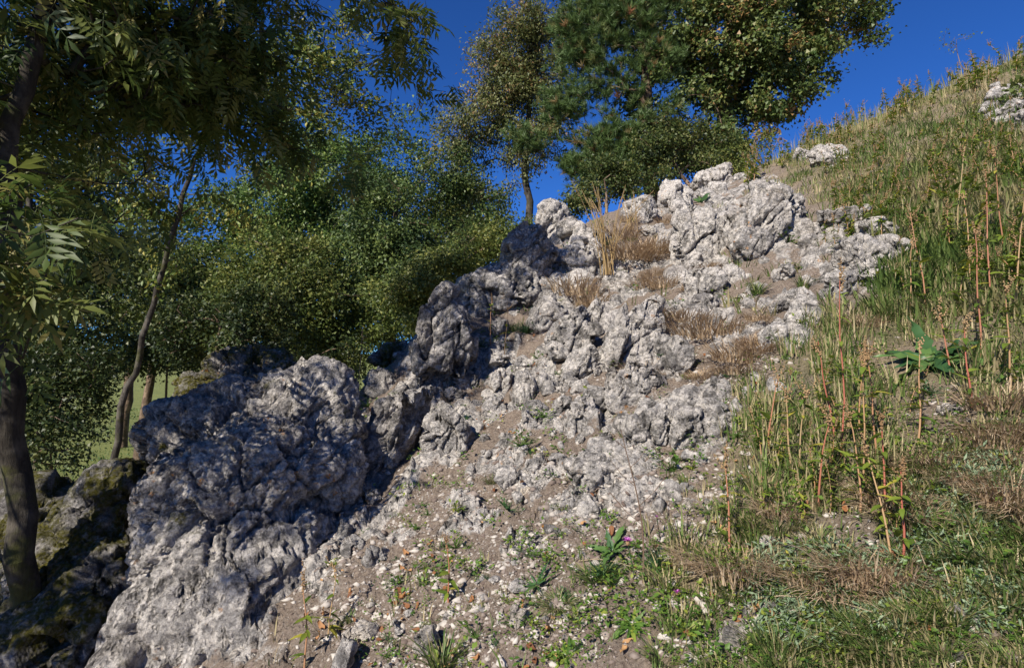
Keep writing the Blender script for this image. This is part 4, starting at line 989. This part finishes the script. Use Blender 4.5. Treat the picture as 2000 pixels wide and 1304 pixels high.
# more tufts over the grassy side: nearest two hundred are things, the rest is cover
p, px, py = pix_pts(1500, 1000, 2080, 200, 1330, lambda a, b, r, g, gr, m: np.clip(gr * 1.0 - .5 * r, 0, 1) * np.where(b < 330, .5, 1) * (.15 + .85 * (np.sin(a * .021 + b * .013) * np.sin(b * .027 - a * .008) > -.1)))
p = p[:400]; order = np.argsort(p[:, 1])
for i in order[:90]: tuft('green' if rng.uniform() < .45 else 'mix', 0, 0, 0, 'ordinary grass tuft on the near part of the grassy slope', 'grass tufts on the near slope', p[i])
for i in order[90:200]: tuft('mix' if rng.uniform() < .75 else 'tan', 0, 0, 0, 'ordinary grass tuft higher up the grassy slope', 'grass tufts higher on the slope', p[i])
SKP = np.array([[1440, 330], [1500, 265], [1600, 240], [1700, 195], [1800, 150], [1900, 110], [2000, 70], [2150, 10]])
def band(n, x0, x1, d0, d1):
    px = rng.uniform(x0, x1, n); py = np.interp(px, SKP[:, 0], SKP[:, 1]) + rng.uniform(d0, d1, n); q, ok = hit(px, py); return q[ok]
def cover():
    parts, tn = [], []
    tv = [tuft_t(240 + k, 34, .13, .16, .7, .0028, 2) for k in range(4)]; far = p[order[200:]]
    for k, (V, T, t_) in enumerate(tv):
        q = far[k::4]; A = inst(V, T, q, rand_rotz(len(q)), rng.uniform(.8, 1.5, len(q))); parts.append(A); tn.append(np.tile(t_, len(q)))
    tv = [tuft_t(250 + k, 7, .07, .10, .8, .0022, 2) for k in range(6)]
    q0, px, py = pix_pts(17000, -250, 2250, 60, 1450, lambda a, b, r, g, gr, m: np.clip(gr * .75 + .07 - .15 * r, 0, 1) * (m < .5))
    for k, (V, T, t_) in enumerate(tv):
        q = q0[k::6]; sc = rng.uniform(.6, 1.5, len(q)) * np.clip(.6 + .18 * q[:, 1], .8, 2.3); A = inst(V, T, q, rand_rotz(len(q)), sc); parts.append(A)
        loc = np.repeat(.5 * perlin(q * 1.7, 61), len(V)); tn.append(np.clip(np.tile(t_, len(q)) * .75 + .15 + loc, 0, 1))
    tv = [tuft_t(270 + k, 13, .11, .2, .85, .0042, 2) for k in range(5)]
    q0, px, py = pix_pts(9000, 1130, 2200, 60, 620, lambda a, b, r, g, gr, m: np.clip(gr * .95 + .10 - .3 * r, 0, 1) * (m < .5))
    for k, (V, T, t_) in enumerate(tv):
        q = q0[k::5]; A = inst(V, T, q, rand_rotz(len(q)), rng.uniform(.7, 1.5, len(q))); parts.append(A)
        tn.append(np.clip(np.tile(t_, len(q)) * .6 + .2 + np.repeat(.6 * perlin(q * 1.3, 66), len(V)), 0, 1))
    n = 9000; x = np.concatenate([rng.uniform(1.0, 6.5, n // 3 * 2), rng.uniform(-1.5, 13, n // 3)]); y = np.concatenate([rng.uniform(-1.2, 5.5, n // 3 * 2), rng.uniform(-2.5, 10.5, n // 3)]); z = H(x, y); qx, qy = proj(np.stack([x, y, z], -1)); k_ = ((qx > 2040) | (qx < -5000) | (qy > 1350)) & (crest_s(x, y) < -.5)
    qq = np.stack([x, y, z], -1)[k_]; tv = [tuft_t(290 + k, 12, .10, .24, .9, .0028, 2) for k in range(4)]
    for k, (V, T, t_) in enumerate(tv):
        q = qq[k::4]; A = inst(V, T, q, rand_rotz(len(q)), rng.uniform(.7, 1.5, len(q))); parts.append(A); tn.append(np.clip(np.tile(t_, len(q)) * .6 + .2 + np.repeat(.6 * perlin(q * 1.3, 66), len(V)), 0, 1))
    q0 = band(650, 1500, 2120, 0, 60); tv = [tuft_t(280 + k, 12, .32, .3, .5, .005, 2) for k in range(4)]
    for k, (V, T, t_) in enumerate(tv):
        q = q0[k::4]; A = inst(V, T, q, rand_rotz(len(q)), rng.uniform(.5, 1.2, len(q))); parts.append(A); tn.append(np.clip(np.tile(t_, len(q)) * .4 + .5, 0, 1))
    V, T = merge(parts)
    tag(link('short_grass', make_mesh('short_grass', V, T, np.concatenate(tn), [M['grass_mix']])), 'short dry and green grass covering the slope', 'grass', None, 'stuff')
cover()

def meadow_grass():
    """the sunlit grass seen through the gap at the left"""
    n = 1800; x = rng.uniform(-30, -8, n); y = rng.uniform(14, 38, n); s = crest_s(x, y); k = s > 3.5; x, y = x[k], y[k]; z = H(x, y)
    V, T, t_ = tuft_t(260, 9, .10, .8, .9, .02, 2); A = inst(V, T, np.stack([x, y, z], -1), rand_rotz(len(x)), rng.uniform(.6, 1.4, len(x)))
    tag(link('meadow_grass', make_mesh('meadow_grass', A[0], A[1], np.clip(np.tile(t_, len(x)) * .6, 0, 1), [M['grass_green']])), 'short meadow grass seen in the gap left of the boulder', 'grass', None, 'stuff')
meadow_grass()

# ------------------------------------------------------------------ red-stemmed weeds
WL = [leaf_long(.17, .04, .35, 3), leaf_long(.14, .03, .15, 3), leaf_long(.20, .05, .5, 3)]
def weed_parts(seed, h, nleaf, bend=.08):
    r = np.random.default_rng(seed); t = np.linspace(0, 1, 7); b = r.normal(size=2) * bend
    pts = np.stack([b[0] * t ** 2 + .008 * np.sin(t * 9 + seed), b[1] * t ** 2, t], -1) * h
    stem = tube(pts, np.linspace(.0042, .0016, 7), 5)
    lv = []
    for i in range(nleaf):
        tt = r.uniform(.12, .97); a = i * 2.4 + r.normal() * .4; c = np.array([np.interp(tt, t, pts[:, k]) for k in range(3)])
        fw = np.array([math.cos(a), math.sin(a), r.uniform(-.3, .7)]); lv.append((c, fw, np.array([0, 0, 1.]) + r.normal(size=3) * .2, r.uniform(.035, .075) * (1.15 - .45 * tt), int(r.integers(3)), float(np.clip(r.normal(.5, .3), 0, 1))))
    sp = []
    for k in range(r.integers(2, 5)):
        c = pts[-1] * r.uniform(.86, 1.0); d = np.array([r.normal() * .35, r.normal() * .35, 1]); sp.append((c, d, r.uniform(.05, .10)))
    return stem, lv, sp
def seed_spike(sp, seed):
    r = np.random.default_rng(seed); D, T = ico(1); pos, sc = [], []
    for c, d, l in sp:
        n = 16; u = r.uniform(0, 1, n); q = c + nrm(d) * (u * l)[:, None] + r.normal(size=(n, 3)) * .0028; pos.append(q); sc.append((.0045 - .002 * u))
    pos = np.concatenate(pos); sc = np.concatenate(sc)
    return inst(D, T, pos, rand_rotz(len(pos)), sc)
def weed_one(seed, h, nleaf, bend=.08):
    stem, lv, sp = weed_parts(seed, h, nleaf, bend); parts = [stem]; mi = [0] * len(stem[1]); tn = [np.full(len(stem[0]), np.random.default_rng(seed).uniform(.3, 1))]
    for c, fw, up, s, k, t_ in lv:
        V, T = inst(WL[k][0], WL[k][1], c[None], frames(fw, up)[None], s); parts.append((V, T)); mi += [1] * len(T); tn.append(np.full(len(V), t_))
    V, T = seed_spike(sp, seed); parts.append((V, T)); mi += [2] * len(T); tn.append(np.full(len(V), .5))
    V, T = merge(parts); return make_mesh('tall_weed', V, T, np.concatenate(tn), [M['weed_stem'], M['weed_leaf'], M['weed_seed']], mi)
leafm = {}
def weed_full(px, py, hpx, label, seed, nleaf=9, lean=0.0, group=None):
    q, ok = hit(px, py)
    if not ok[0]: return
    p = q[0]; h = hpx / F * p[1]; root = thing('tall_weed', p, label, 'plant', group); root.rotation_euler = (rng.uniform(-.08, .08), lean, rng.uniform(0, 6.28))
    stem, lv, sp = weed_parts(seed, h, nleaf)
    link('stem', make_mesh('stem', stem[0], stem[1], np.full(len(stem[0]), rng.uniform(0, .9)), [M['weed_stem']]), root)
    for c, fw, up, s, k, t_ in lv:
        key = (k, int(t_ * 3.9))
        if key not in leafm: leafm[key] = make_mesh('leaf', WL[k][0], WL[k][1], np.full(len(WL[k][0]), key[1] / 3), [M['weed_leaf']])
        link('leaf', leafm[key], root, c, frames(fw, up), float(s))
    V, T = seed_spike(sp, seed); link('seed_spike', make_mesh('seed_spike', V, T, np.full(len(V), rng.uniform()), [M['weed_seed']]), root)['kind'] = 'stuff'
for i, (px, py, hp, lb) in enumerate([
 (1645,900,370,'tallest red-stemmed weed standing left of the big dark rosette'),(1632,860,200,'red-stemmed weed close behind the tallest one'),(1690,960,260,'red-stemmed weed in the middle of the near clump'),(1712,900,220,'pink-stemmed weed right of the near clump middle'),
 (1560,960,190,'short brownish weed at the left end of the near clump'),(1680,1010,190,'red-stemmed weed with its foot in the gravel'),(1742,1080,230,'weed with large leaves near its red foot'),(1765,1080,170,'thin weed right of the large-leaved one'),
 (1730,1010,180,'leaning red-stemmed weed behind the large-leaved one'),(1600,1000,170,'small weed left of the gravel'),(1795,860,190,'weed with one big pale leaf before the dark rosette'),(1855,735,110,'pink stem standing in the dark rosette'),
 (1780,610,150,'red-stemmed weed above the dark rosette'),(1810,600,200,'dry brown weed above the dark rosette'),(1915,700,260,'pink-stemmed weed behind the dark rosette'),(1935,610,270,'tall pink-stemmed weed near the right edge'),
 (1895,560,220,'red weed left of the tall one near the right edge'),(1985,600,280,'tall weed cut by the right edge'),(1960,500,200,'reddish weed high at the right edge'),(1870,470,180,'weed with tan top below the rocky patch'),
 (1900,800,160,'dry red weed right of the dark rosette'),(1975,760,200,'weed leaning in from the right edge'),(1680,860,150,'bushy green weed before the dark rosette'),(1500,900,160,'thin weed left of the near clump'),
 (595,1300,150,'brown-topped weed at the foot of the big boulder'),(640,1240,120,'yellow-leaved weed at the foot of the big boulder'),(875,1190,110,'small red weed on the bare bank'),(1425,1075,170,'yellow stalk with few leaves beside the gravel'),(1545,930,150,'brown weed before the green tussock'),
 (985,690,90,'curved brown weed in the shaded gully'),(960,690,100,'brown seeding weed beside the ridge column'),(700,790,150,'brown stalk between the boulder and the leaning rib')]):
    weed_full(px, py, hp, lb, 300 + i, 20 if hp > 180 else 13, rng.normal() * .07)
WM = [weed_one(400 + k, .34, 34, .16) for k in range(5)] + [weed_one(410 + k, .30, 46, .24) for k in range(4)]
def weeds(pts, label, group, smin, smax, ks):
    for q in pts:
        o = link('tall_weed', WM[int(rng.choice(ks))], loc=q); s = float(rng.uniform(smin, smax)); o.scale = (s * 1.1, s * 1.1, s); o.rotation_euler = (rng.normal() * .1, rng.normal() * .1, rng.uniform(0, 6.28)); tag(o, label, 'plant', group); BATCH.append((o, short(label)))
weeds(band(210, 1450, 2020, 4, 70), 'distant weed in the brown fringe along the skyline', 'weeds fringing the skyline', .8, 1.35, range(9))
weeds(band(110, 1600, 2060, 60, 280), 'green weed on the upper right slope under the fringe', 'weeds on the upper right slope', .5, .9, range(9))
q, a, b = pix_pts(70, 1720, 2050, 350, 640, None); weeds(q[:40], 'leafy weed in the thicket at the right edge', 'weeds of the right thicket', .5, .95, range(5, 9))
q, a, b = pix_pts(60, 1480, 1800, 780, 1060, None); weeds(q[:26], 'thin weed between the red stems of the near clump', 'thin weeds of the near clump', .25, .55, range(5))

# golden dry stalks above the middle outcrop
def golden():
    for i, (px, py, n, hp, lb) in enumerate([(1190, 545, 20, 200, 'clump of tall golden dry grass stalks on the outcrop'), (1230, 470, 7, 120, 'smaller clump of golden stalks behind the tall one'), (1165, 500, 5, 110, 'arching golden stalk left of the tall clump')]):
        p = hit(px, py)[0][0]; root = thing('dry_grass_stalks', p, lb, 'grass')
        for j in range(n):
            h = hp / F * p[1] * rng.uniform(.6, 1.05); b = rng.normal(size=2) * .16; t = np.linspace(0, 1, 7)
            pts = np.stack([b[0] * t ** 1.6, b[1] * t ** 1.6, t - .1 * t ** 4], -1) * h + np.array([rng.normal() * .03, rng.normal() * .03, 0])
            st = link('stalk', make_mesh('stalk', *tube(pts, np.linspace(.0042, .0020, 7), 4), np.full(28, rng.uniform(.3, 1)), [M['grass_gold']]), root)
            V, T = seed_spike([(pts[-1] - (pts[-1] - pts[-3]) * .5, pts[-1] - pts[-2], .07)], 500 + j); link('seed_head', make_mesh('seed_head', V, T, np.full(len(V), .6), [M['grass_gold']]), st)
golden()

# ------------------------------------------------------------------ rosettes and herbs
def rosette(name, px, py, wpx, label, leaf, mat, n=12, lift=.35, seed=0, cat='plant'):
    q, ok = hit(px, py)
    if not ok[0]: return
    p = q[0]; root = thing(name, p, label, cat); nn = ground_n(p[0:1], p[1:2])[0]; r = np.random.default_rng(seed); L = wpx / 2 / F * p[1]
    ms = [make_mesh('leaf', leaf[0], leaf[1], np.full(len(leaf[0]), t_), [M[mat]]) for t_ in (.15, .5, .85)]
    for i in range(n):
        a = i * 2.399 + r.normal() * .2; inner = i / n; d = np.array([math.cos(a), math.sin(a), 0]); d = d - nn * (d @ nn); fw = nrm(d) + nn * (lift * r.uniform(.4, 1.4) + inner * .6)
        link('leaf', ms[int(r.integers(3))], root, np.array([0, 0, .004]) + nrm(d) * .006, frames(fw, nn + r.normal(size=3) * .32), float(L * r.uniform(.45, 1.15) * (1 - .4 * inner)))
def wavy(w=.13, amp=.03, droop=.25, segs=9, seed=0):
    V, T = leaf_long(w, .02, droop, segs); r = np.random.default_rng(seed)
    V[:, 0] *= 1 + .28 * np.sin(V[:, 1] * 34 + seed); V[:, 2] += amp * np.sin(V[:, 1] * 22 + np.sign(V[:, 0]) * 1.5) * (np.abs(V[:, 0]) > .01); return V, T
rosette('leaf_rosette', 1818, 712, 235, 'big dark green rosette with long wavy leaves on the right slope', wavy(.13, .04, .45), 'herb_dark', 26, .28, 1)
rosette('leaf_rosette', 1110, 1278, 100, 'bright green rosette at the bottom centre', wavy(.15, .02, .6, 6), 'herb', 34, .3, 2)
rosette('leaf_rosette', 1235, 1228, 96, 'yellow-green rosette right of the bottom centre', wavy(.15, .02, .6, 6), 'herb', 36, .35, 3)
rosette('leaf_rosette', 1340, 1240, 90, 'green rosette beside the wide pale stone', wavy(.13, .02, .3, 6), 'herb', 14, .5, 4)
rosette('leaf_rosette', 1195, 1078, 130, 'bluish green rosette with notched leaves by the purple flower', wavy(.13, .03, .3, 8), 'herb_dark', 14, .6, 5)
rosette('leaf_rosette', 1048, 1148, 110, 'rosette of long plantain-like leaves left of the broad tussock', wavy(.10, .01, .2, 6), 'herb_dark', 9, .4, 6)
rosette('leaf_rosette', 1368, 395, 80, 'dark leaves on the ledge of the upper outcrop', wavy(.2, .03, .3, 6), 'herb_dark', 12, .7, 7)
rosette('leaf_rosette', 1730, 590, 70, 'grey-green flat leaves above the dark tussock', wavy(.16, .02, .2, 6), 'herb_silver', 7, .25, 8)
def herb_mesh(seed, mat, n=26, leaf=.28, h=.8, w=.3):
    r = np.random.default_rng(seed); parts = []; lf = leaf_t(w, .05, .15); pos, fw, tn = [], [], []
    for i in range(n):
        a = r.uniform(0, 6.283); rr_ = math.sqrt(r.uniform(0, 1)) * .75; c = np.array([math.cos(a) * rr_, math.sin(a) * rr_, r.uniform(.1, 1) * h * (1 - .5 * rr_)]); pos.append(c); fw.append(np.array([math.cos(a), math.sin(a), r.uniform(-.1, .8)]) + r.normal(size=3) * .4)
        parts.append(tube(np.stack([np.zeros(3), c * .5 + r.normal(size=3) * .04, c]), [.025, .018, .012], 3))
    pos = np.array(pos); V, T = inst(lf[0], lf[1], pos, frames(np.array(fw), np.array([0, 0, 1.]) + r.normal(size=(n, 3)) * .35), leaf * r.uniform(.7, 1.3, n))
    k = sum(len(x[0]) for x in parts); V2, T2 = merge(parts + [(V, T)])
    return make_mesh('low_herb', V2, T2, np.concatenate([np.full(k, .3), np.repeat(np.clip(r.normal(.5, .25, n), 0, 1), len(lf[0]))]), [M[mat]])
HB = {'herb': [herb_mesh(600 + k, 'herb') for k in range(5)], 'herb_dark': [herb_mesh(610 + k, 'herb_dark', 34, .24) for k in range(4)], 'weed_leaf': [herb_mesh(620 + k, 'weed_leaf', 22, .38, .8, .22) for k in range(4)], 'feather': [herb_mesh(630 + k, 'herb_dark', 110, .26, .9, .06) for k in range(3)]}
def herb(kind, px, py, wpx, label, group=None, p=None, s=None):
    if p is None:
        q, ok = hit(px, py)
        if not ok[0]: return
        p = q[0]; s = wpx / 2 / F * p[1]
    o = link('low_herb', HB[kind][int(rng.integers(len(HB[kind])))], loc=p); o.scale = (s, s, s * rng.uniform(.7, 1.0)); o.rotation_euler = (rng.normal() * .12, rng.normal() * .12, rng.uniform(0, 6.28)); tag(o, label, 'plant', group)
    if group: BATCH.append((o, {'herb': 'bright green', 'herb_dark': 'dark green', 'weed_leaf': 'yellow-green', 'feather': 'feathery'}[kind] + ' ' + short(label)))
for k, px, py, w, lb in [('herb',718,795,60,'small green herb between boulder and leaning rib'),('herb',715,772,44,'upper green herb between boulder and leaning rib'),('herb',890,1068,70,'bright herb on the upper bare bank'),('weed_leaf',890,1008,60,'yellowish herb above the bright one on the bank'),
 ('weed_leaf',960,1010,54,'yellow-green herb left of the dark herb'),('herb_dark',992,1002,80,'dark green herb under the cream stone'),('herb',812,1030,54,'herb at the edge of the boulder shadow'),('weed_leaf',1660,735,110,'bright green leafy clump left of the dark rosette'),('herb',1440,855,80,'bright green herb at the right of the pitted hump'),
 ('herb',1315,905,110,'spreading green herb on the right of the pitted shelf'),('herb',930,1245,110,'spreading green herb near the bottom edge'),('herb',1400,1285,50,'light green herb at the bottom edge'),('herb',1525,1240,70,'green herb right of the wide pale stone'),('feather',1180,1120,100,'feathery herb under the bluish rosette'),
 ('feather',1285,1110,90,'feathery bluish herb right of the dead dark stalk'),('feather',1480,1150,80,'feathery blue-green herb on the green tussock'),('herb',640,1000,40,'herb in the crack at the boulder edge'),('herb',1540,480,80,'bright herbs right of the biggest upper rock'),('herb',1520,680,60,'herb under the dark-hollowed rock'),
 ('herb',1560,520,60,'herb beside the small pale rock'),('weed_leaf',1375,425,40,'yellow herb in the cleft of the upper outcrop'),('weed_leaf',1440,595,36,'yellow herb under the cube-like rock'),('feather',1030,650,80,'grey-green bush in the gully'),('herb',1050,700,40,'herb above the round hump'),('herb',1100,730,44,'herb behind the row of humps'),
 ('herb',1060,820,60,'low green mat below the row of humps'),('herb',1020,890,80,'green patch on the bank below the humps'),('herb',1330,840,30,'tiny herb on the pitted hump'),('herb_dark',940,690,44,'dark herb in the gully beside the column'),('herb',1700,430,90,'green herbs above the bright ribbed rock'),('herb',250,1140,60,'green herb on the mossy rock'),('herb',215,1200,70,'lower green herb on the mossy rock'),('herb',265,1090,44,'small herb high on the mossy rock'),('herb',350,1165,36,'lone herb low on the boulder side'),
 ('herb',1780,440,120,'leafy green clump in the right thicket'),('weed_leaf',1850,400,120,'yellow-green clump in the right thicket'),('herb_dark',1960,420,110,'dark leafy clump at the right edge'),('herb',780,1140,50,'herb on the bank below the boulder shadow'),('weed_leaf',830,1110,60,'yellow sprout on the lower bank'),('weed_leaf',650,1120,50,'yellow sprout beside the boulder foot')]:
    herb(k, px, py, w, lb)
q, a, b = pix_pts(900, 700, 1560, 480, 1300, lambda a, b, r, g, gr, m: .25 + .3 * g - .15 * r)
for i in range(min(190, len(q))): herb(['herb', 'weed_leaf', 'herb_dark', 'herb'][i % 4], 0, 0, 0, 'tiny green sprout in the stones of the bank', 'tiny sprouts among the stones', q[i], float(rng.uniform(.016, .05)) * (.7 + .1 * q[i, 1]))
q, a, b = pix_pts(700, 1400, 2050, 250, 1304, lambda a, b, r, g, gr, m: gr)
for i in range(min(62, len(q))): herb(['herb', 'weed_leaf', 'herb_dark'][i % 3], 0, 0, 0, 'small leafy herb hidden in the grass of the slope', 'small herbs in the grass', q[i], float(rng.uniform(.03, .085)) * (.7 + .1 * q[i, 1]))

def herb_cover(q):
    parts, tn = [], []; lf = leaf_far(.3); n = 22
    for c in q:
        sz = rng.uniform(.03, .08) * (.7 + .1 * c[1]); a_ = rng.uniform(0, 6.283, n); r_ = np.sqrt(rng.uniform(0, 1, n)) * .8
        pos = c + np.stack([np.cos(a_) * r_, np.sin(a_) * r_, rng.uniform(.1, .9, n) * (1 - .5 * r_)], -1) * sz
        fw = np.stack([np.cos(a_), np.sin(a_), rng.uniform(-.1, .7, n)], -1) + rng.normal(size=(n, 3)) * .4
        parts.append(inst(lf[0], lf[1], pos, frames(fw, np.array([0, 0, 1.]) + rng.normal(size=(n, 3)) * .35), sz * .26 * rng.uniform(.6, 1.5, n))); tn.append(np.repeat(np.clip(rng.normal(rng.uniform(.2, .9), .2, n), 0, 1), 4))
    V, T = merge(parts); tag(link('herb_cover', make_mesh('herb_cover', V, T, np.concatenate(tn), [M['herb']])), 'low green leaves growing through the grass of the slope', 'herbs', None, 'stuff')
herb_cover(np.concatenate([pix_pts(1050, 1380, 2080, 230, 1304, lambda a, b, r, g, gr, m: gr)[0], pix_pts(620, 700, 1480, 420, 1304, lambda a, b, r, g, gr, m: .75 - .5 * r)[0], pix_pts(95, 1000, 1500, 1020, 1304, None)[0]]))

def silver():
    c = [(1560,1150,110,70),(1700,1130,150,70),(1870,1000,110,70),(1620,1230,150,50),(1800,1100,120,60),(1950,930,70,60),(1500,1120,70,50),(1930,1180,80,50),(1900,900,70,40)]; P_ = []
    for (x, y, rx, ry) in c:
        n = int(rx * ry / 60); a_ = rng.uniform(0, 6.283, n); r_ = np.sqrt(rng.uniform(0, 1, n)); q, ok = hit(x + rx * r_ * np.cos(a_), y + ry * r_ * np.sin(a_)); P_.append(q[ok])
    C = np.concatenate(P_); V, T, tn = scatter_leaves(C + np.array([0, 0, .018]), 8, .02, .024, leaf_far(.14), 91, .8)
    tag(link('silvery_ground_cover', make_mesh('silvery_ground_cover', V, T, tn, [M['herb_silver']])), 'silvery green low leaves matting the lower right slope', 'ground cover', None, 'stuff')
silver()

# ------------------------------------------------------------------ fallen leaves, stalks, flowers
DL = []
for k in range(5):
    V, T = leaf_long(.26, .10, -.2, 4); r = np.random.default_rng(k); V[:, 2] += .10 * np.sin(V[:, 1] * 5 + k) + .06 * r.normal(size=len(V)); V[:, 0] += .15 * np.sin(V[:, 1] * 3 + k)
    DL.append(make_mesh('fallen_leaf', V, T, np.full(len(V), k / 4), [M['dead_leaf']]))
def fallen(pts, label, group):
    for q in pts:
        o = link('fallen_leaf', DL[int(rng.integers(5))], loc=q + np.array([0, 0, .012])); s = float(rng.uniform(.018, .045)); o.scale = (s, s, s); nn = Vector(ground_n(q[0:1], q[1:2])[0]); o.rotation_mode = 'QUATERNION'
        o.rotation_quaternion = nn.to_track_quat('Z', 'Y') @ Matrix.Rotation(rng.uniform(0, 6.28), 3, 'Z').to_quaternion() @ Matrix.Rotation(rng.normal() * .5, 3, 'X').to_quaternion(); tag(o, label, 'leaf', group); BATCH.append((o, short(label)))
def cluster(cx, cy, rx, ry, n):
    q, ok = hit(cx + rng.normal(size=n) * rx, cy + rng.normal(size=n) * ry); return q[ok]
fallen(np.concatenate([cluster(795, 1165, 18, 22, 9), cluster(800, 1220, 40, 25, 9), cluster(830, 1110, 25, 18, 6)]), 'orange fallen leaf in the drift on the lower left bank', 'fallen leaves in the lower left drift')
fallen(np.concatenate([cluster(970, 820, 40, 22, 14), cluster(1070, 715, 25, 14, 6), cluster(1090, 770, 20, 12, 5)]), 'orange fallen leaf among the humps of the outcrop', 'fallen leaves among the humps')
fallen(cluster(650, 1190, 35, 40, 12), 'rusty fallen leaf at the foot of the big boulder', 'fallen leaves at the boulder foot')
fallen(cluster(1000, 1290, 60, 12, 8), 'rusty fallen leaf at the bottom edge', 'fallen leaves at the bottom edge')
q, a, b = pix_pts(170, 720, 1480, 600, 1304, None); fallen(q[:75], 'lone fallen leaf on the stony bank', 'fallen leaves strewn on the bank')
q, a, b = pix_pts(60, 1380, 1900, 900, 1304, None); fallen(q[:28], 'lone fallen leaf in the grass on the right', 'fallen leaves in the grass')

def stalk(px0, py0, px1, py1, label, lift=.03, r=.0025, tn=.8):
    q, ok = hit([px0, px1], [py0, py1])
    if not ok.all(): return
    m = (q[0] + q[1]) / 2 + np.array([rng.normal() * .02, rng.normal() * .02, lift]); base = q[0]
    pts = np.stack([q[0] + [0, 0, .006], (q[0] + m) / 2 + [0, 0, lift * .4], m, (q[1] + m) / 2 + [0, 0, lift * .6], q[1] + [0, 0, lift * .8]]) - base
    V, T = tube(pts, np.linspace(r, r * .5, 5), 4); tag(link('dry_stalk', make_mesh('dry_stalk', V, T, np.full(len(V), tn), [M['dry_wood']]), loc=base), label, 'stalk')
for a in [(1720,760,1830,705,'straight dry stalk lying before the dark rosette'),(1640,1180,1790,1120,'long pale stalk across the silvery herbs'),(1470,1170,1720,1215,'thin pale stalk lying over the gravel edge'),(1620,1250,1780,1190,'crossed dry stalk at the lower right'),
          (1780,1040,1850,1200,'dry stalk leaning down at the lower right'),(1850,1160,1880,1260,'dry brown stalk near the bottom right corner'),(1290,1150,1390,1140,'thin dry stalk beside the little purple flower'),(1130,1100,1260,1130,'pale stalk across the broad tussock'),
          (1850,930,1990,880,'dry stalk in the grass at the right edge'),(1700,1260,1850,1230,'pale dry stalk near the bottom edge'),(1900,760,2000,690,'dry stalk leaning to the right edge'),(1560,1260,1700,1250,'pale dry stalk over the squarish stone')]: stalk(*a)

def dark_stalk():
    p = hit(1256, 1135)[0][0]; root = thing('dead_stalk', p, 'tall thin dark dead stalk standing on the bank', 'plant'); top = P(1221, 838, p[1] + .02) - p; t = np.linspace(0, 1, 9)
    pts = np.outer(t, top) + np.stack([.02 * np.sin(t * 4), 0 * t, 0 * t], -1)
    link('stem', make_mesh('stem', *tube(pts, np.linspace(.0036, .0014, 9), 5), np.full(45, .05), [M['dry_wood']]), root)
    for k in range(9):
        c = pts[2 + k % 6]; d = np.array([(-1) ** k * .10, .02, .08]) * rng.uniform(.5, 1.2)
        link('side_twig', make_mesh('side_twig', *tube(np.stack([c, c + d * .5, c + d + [0, 0, .02]]), [.0014, .001, .0008], 4), np.full(12, .1), [M['dry_wood']]), root)
dark_stalk()
def flower(px, py, bx, by, s, label):
    p = hit(bx, by)[0][0]; root = thing('purple_flower', p, label, 'flower'); top = P(px, py, p[1]) - p
    t = np.linspace(0, 1, 5); link('stem', make_mesh('stem', *tube(np.outer(t, top), np.linspace(.002, .0013, 5), 4), np.full(20, .3), [M['herb_dark']]), root)
    D, T = ico(3); link('bud', make_mesh('bud', D * np.array([.4, .4, .55]) * s + top, T, np.full(len(D), .4), [M['weed_seed']]), root)
    n = 40; a = rng.uniform(0, 6.283, n); fw = np.stack([np.cos(a), np.sin(a), rng.uniform(.2, 1.4, n)], -1); V, T = inst(*leaf_long(.10, .02, .2, 3), np.tile(top + [0, 0, .4 * s], (n, 1)), frames(fw, np.tile([0, 0, 1.], (n, 1))), s * rng.uniform(.9, 1.3, n))
    link('petals', make_mesh('petals', V, T, np.repeat(rng.uniform(0, 1, n), 12), [M['purple']]), root)
flower(1226, 1060, 1240, 1120, .017, 'purple knapweed flower head beside the dead dark stalk')
flower(1322, 1158, 1326, 1185, .010, 'small purple flower low at the right of the bank')
flower(1283, 1010, 1290, 1060, .007, 'tiny pink flower right of the dead dark stalk')
D_, T_ = ico(1)
wf = leaf_far(.25)
for (px, py, lb) in [(1658,345,'white flower head left of a loose row of white flowers'),(1683,340,'white flower head in the middle of the loose row'),(1702,338,'white flower head close right of the middle one'),(1722,330,'white flower head highest in the loose row'),(1735,322,'white flower head at the right end of the loose row'),(1570,345,'white flower head alone left of the moss-capped boulder')]:
    p = hit(px, py + 22)[0][0]; root = thing('white_flower', p, lb, 'flower'); top = np.array([0, 0, .10])
    link('stem', make_mesh('stem', *tube(np.outer(np.linspace(0, 1, 3), top), .002, 3), np.full(9, .3), [M['herb_dark']]), root)
    n = 14; a = rng.uniform(0, 6.283, n); fw = np.stack([np.cos(a), np.sin(a), rng.uniform(.1, .5, n)], -1); V, T = inst(wf[0], wf[1], np.tile(top, (n, 1)), frames(fw, np.tile([0, 0, 1.], (n, 1))), .022); link('petals', make_mesh('petals', V, T, np.full(len(V), .5), [M['white_petal']]), root)

# shrubs reaching in on the right
tree('shrub', 'leafy twigs reaching in at the right edge below the skyline', (6.9, 6.4), [(2060, 260, 6.5), (2040, 190, 6.3)], 6.4, .02,
     [px_lobe(1985,185,6.2,.16),px_lobe(2040,170,6.3,.22),px_lobe(1960,205,6.1,.1),px_lobe(2070,230,6.4,.25)], 40, 16, .07, .07, 'bush_yellow', 'bark_brown', 43, leaf_t(.3), step=.15, cat='shrub', tip=.003)
tree('shrub', 'thin bare-looking shrub standing out on the skyline', (9.0, 10.9), [(1872, 120, 11.2), (1868, 80, 11.2)], 11, .012,
     [px_lobe(1850,75,11.2,.16),px_lobe(1885,70,11.2,.14),px_lobe(1870,90,11.2,.2)], 30, 4, .08, .05, 'bush_yellow', 'bark_brown', 44, step=.12, cat='shrub', tip=.003)


label_batch()
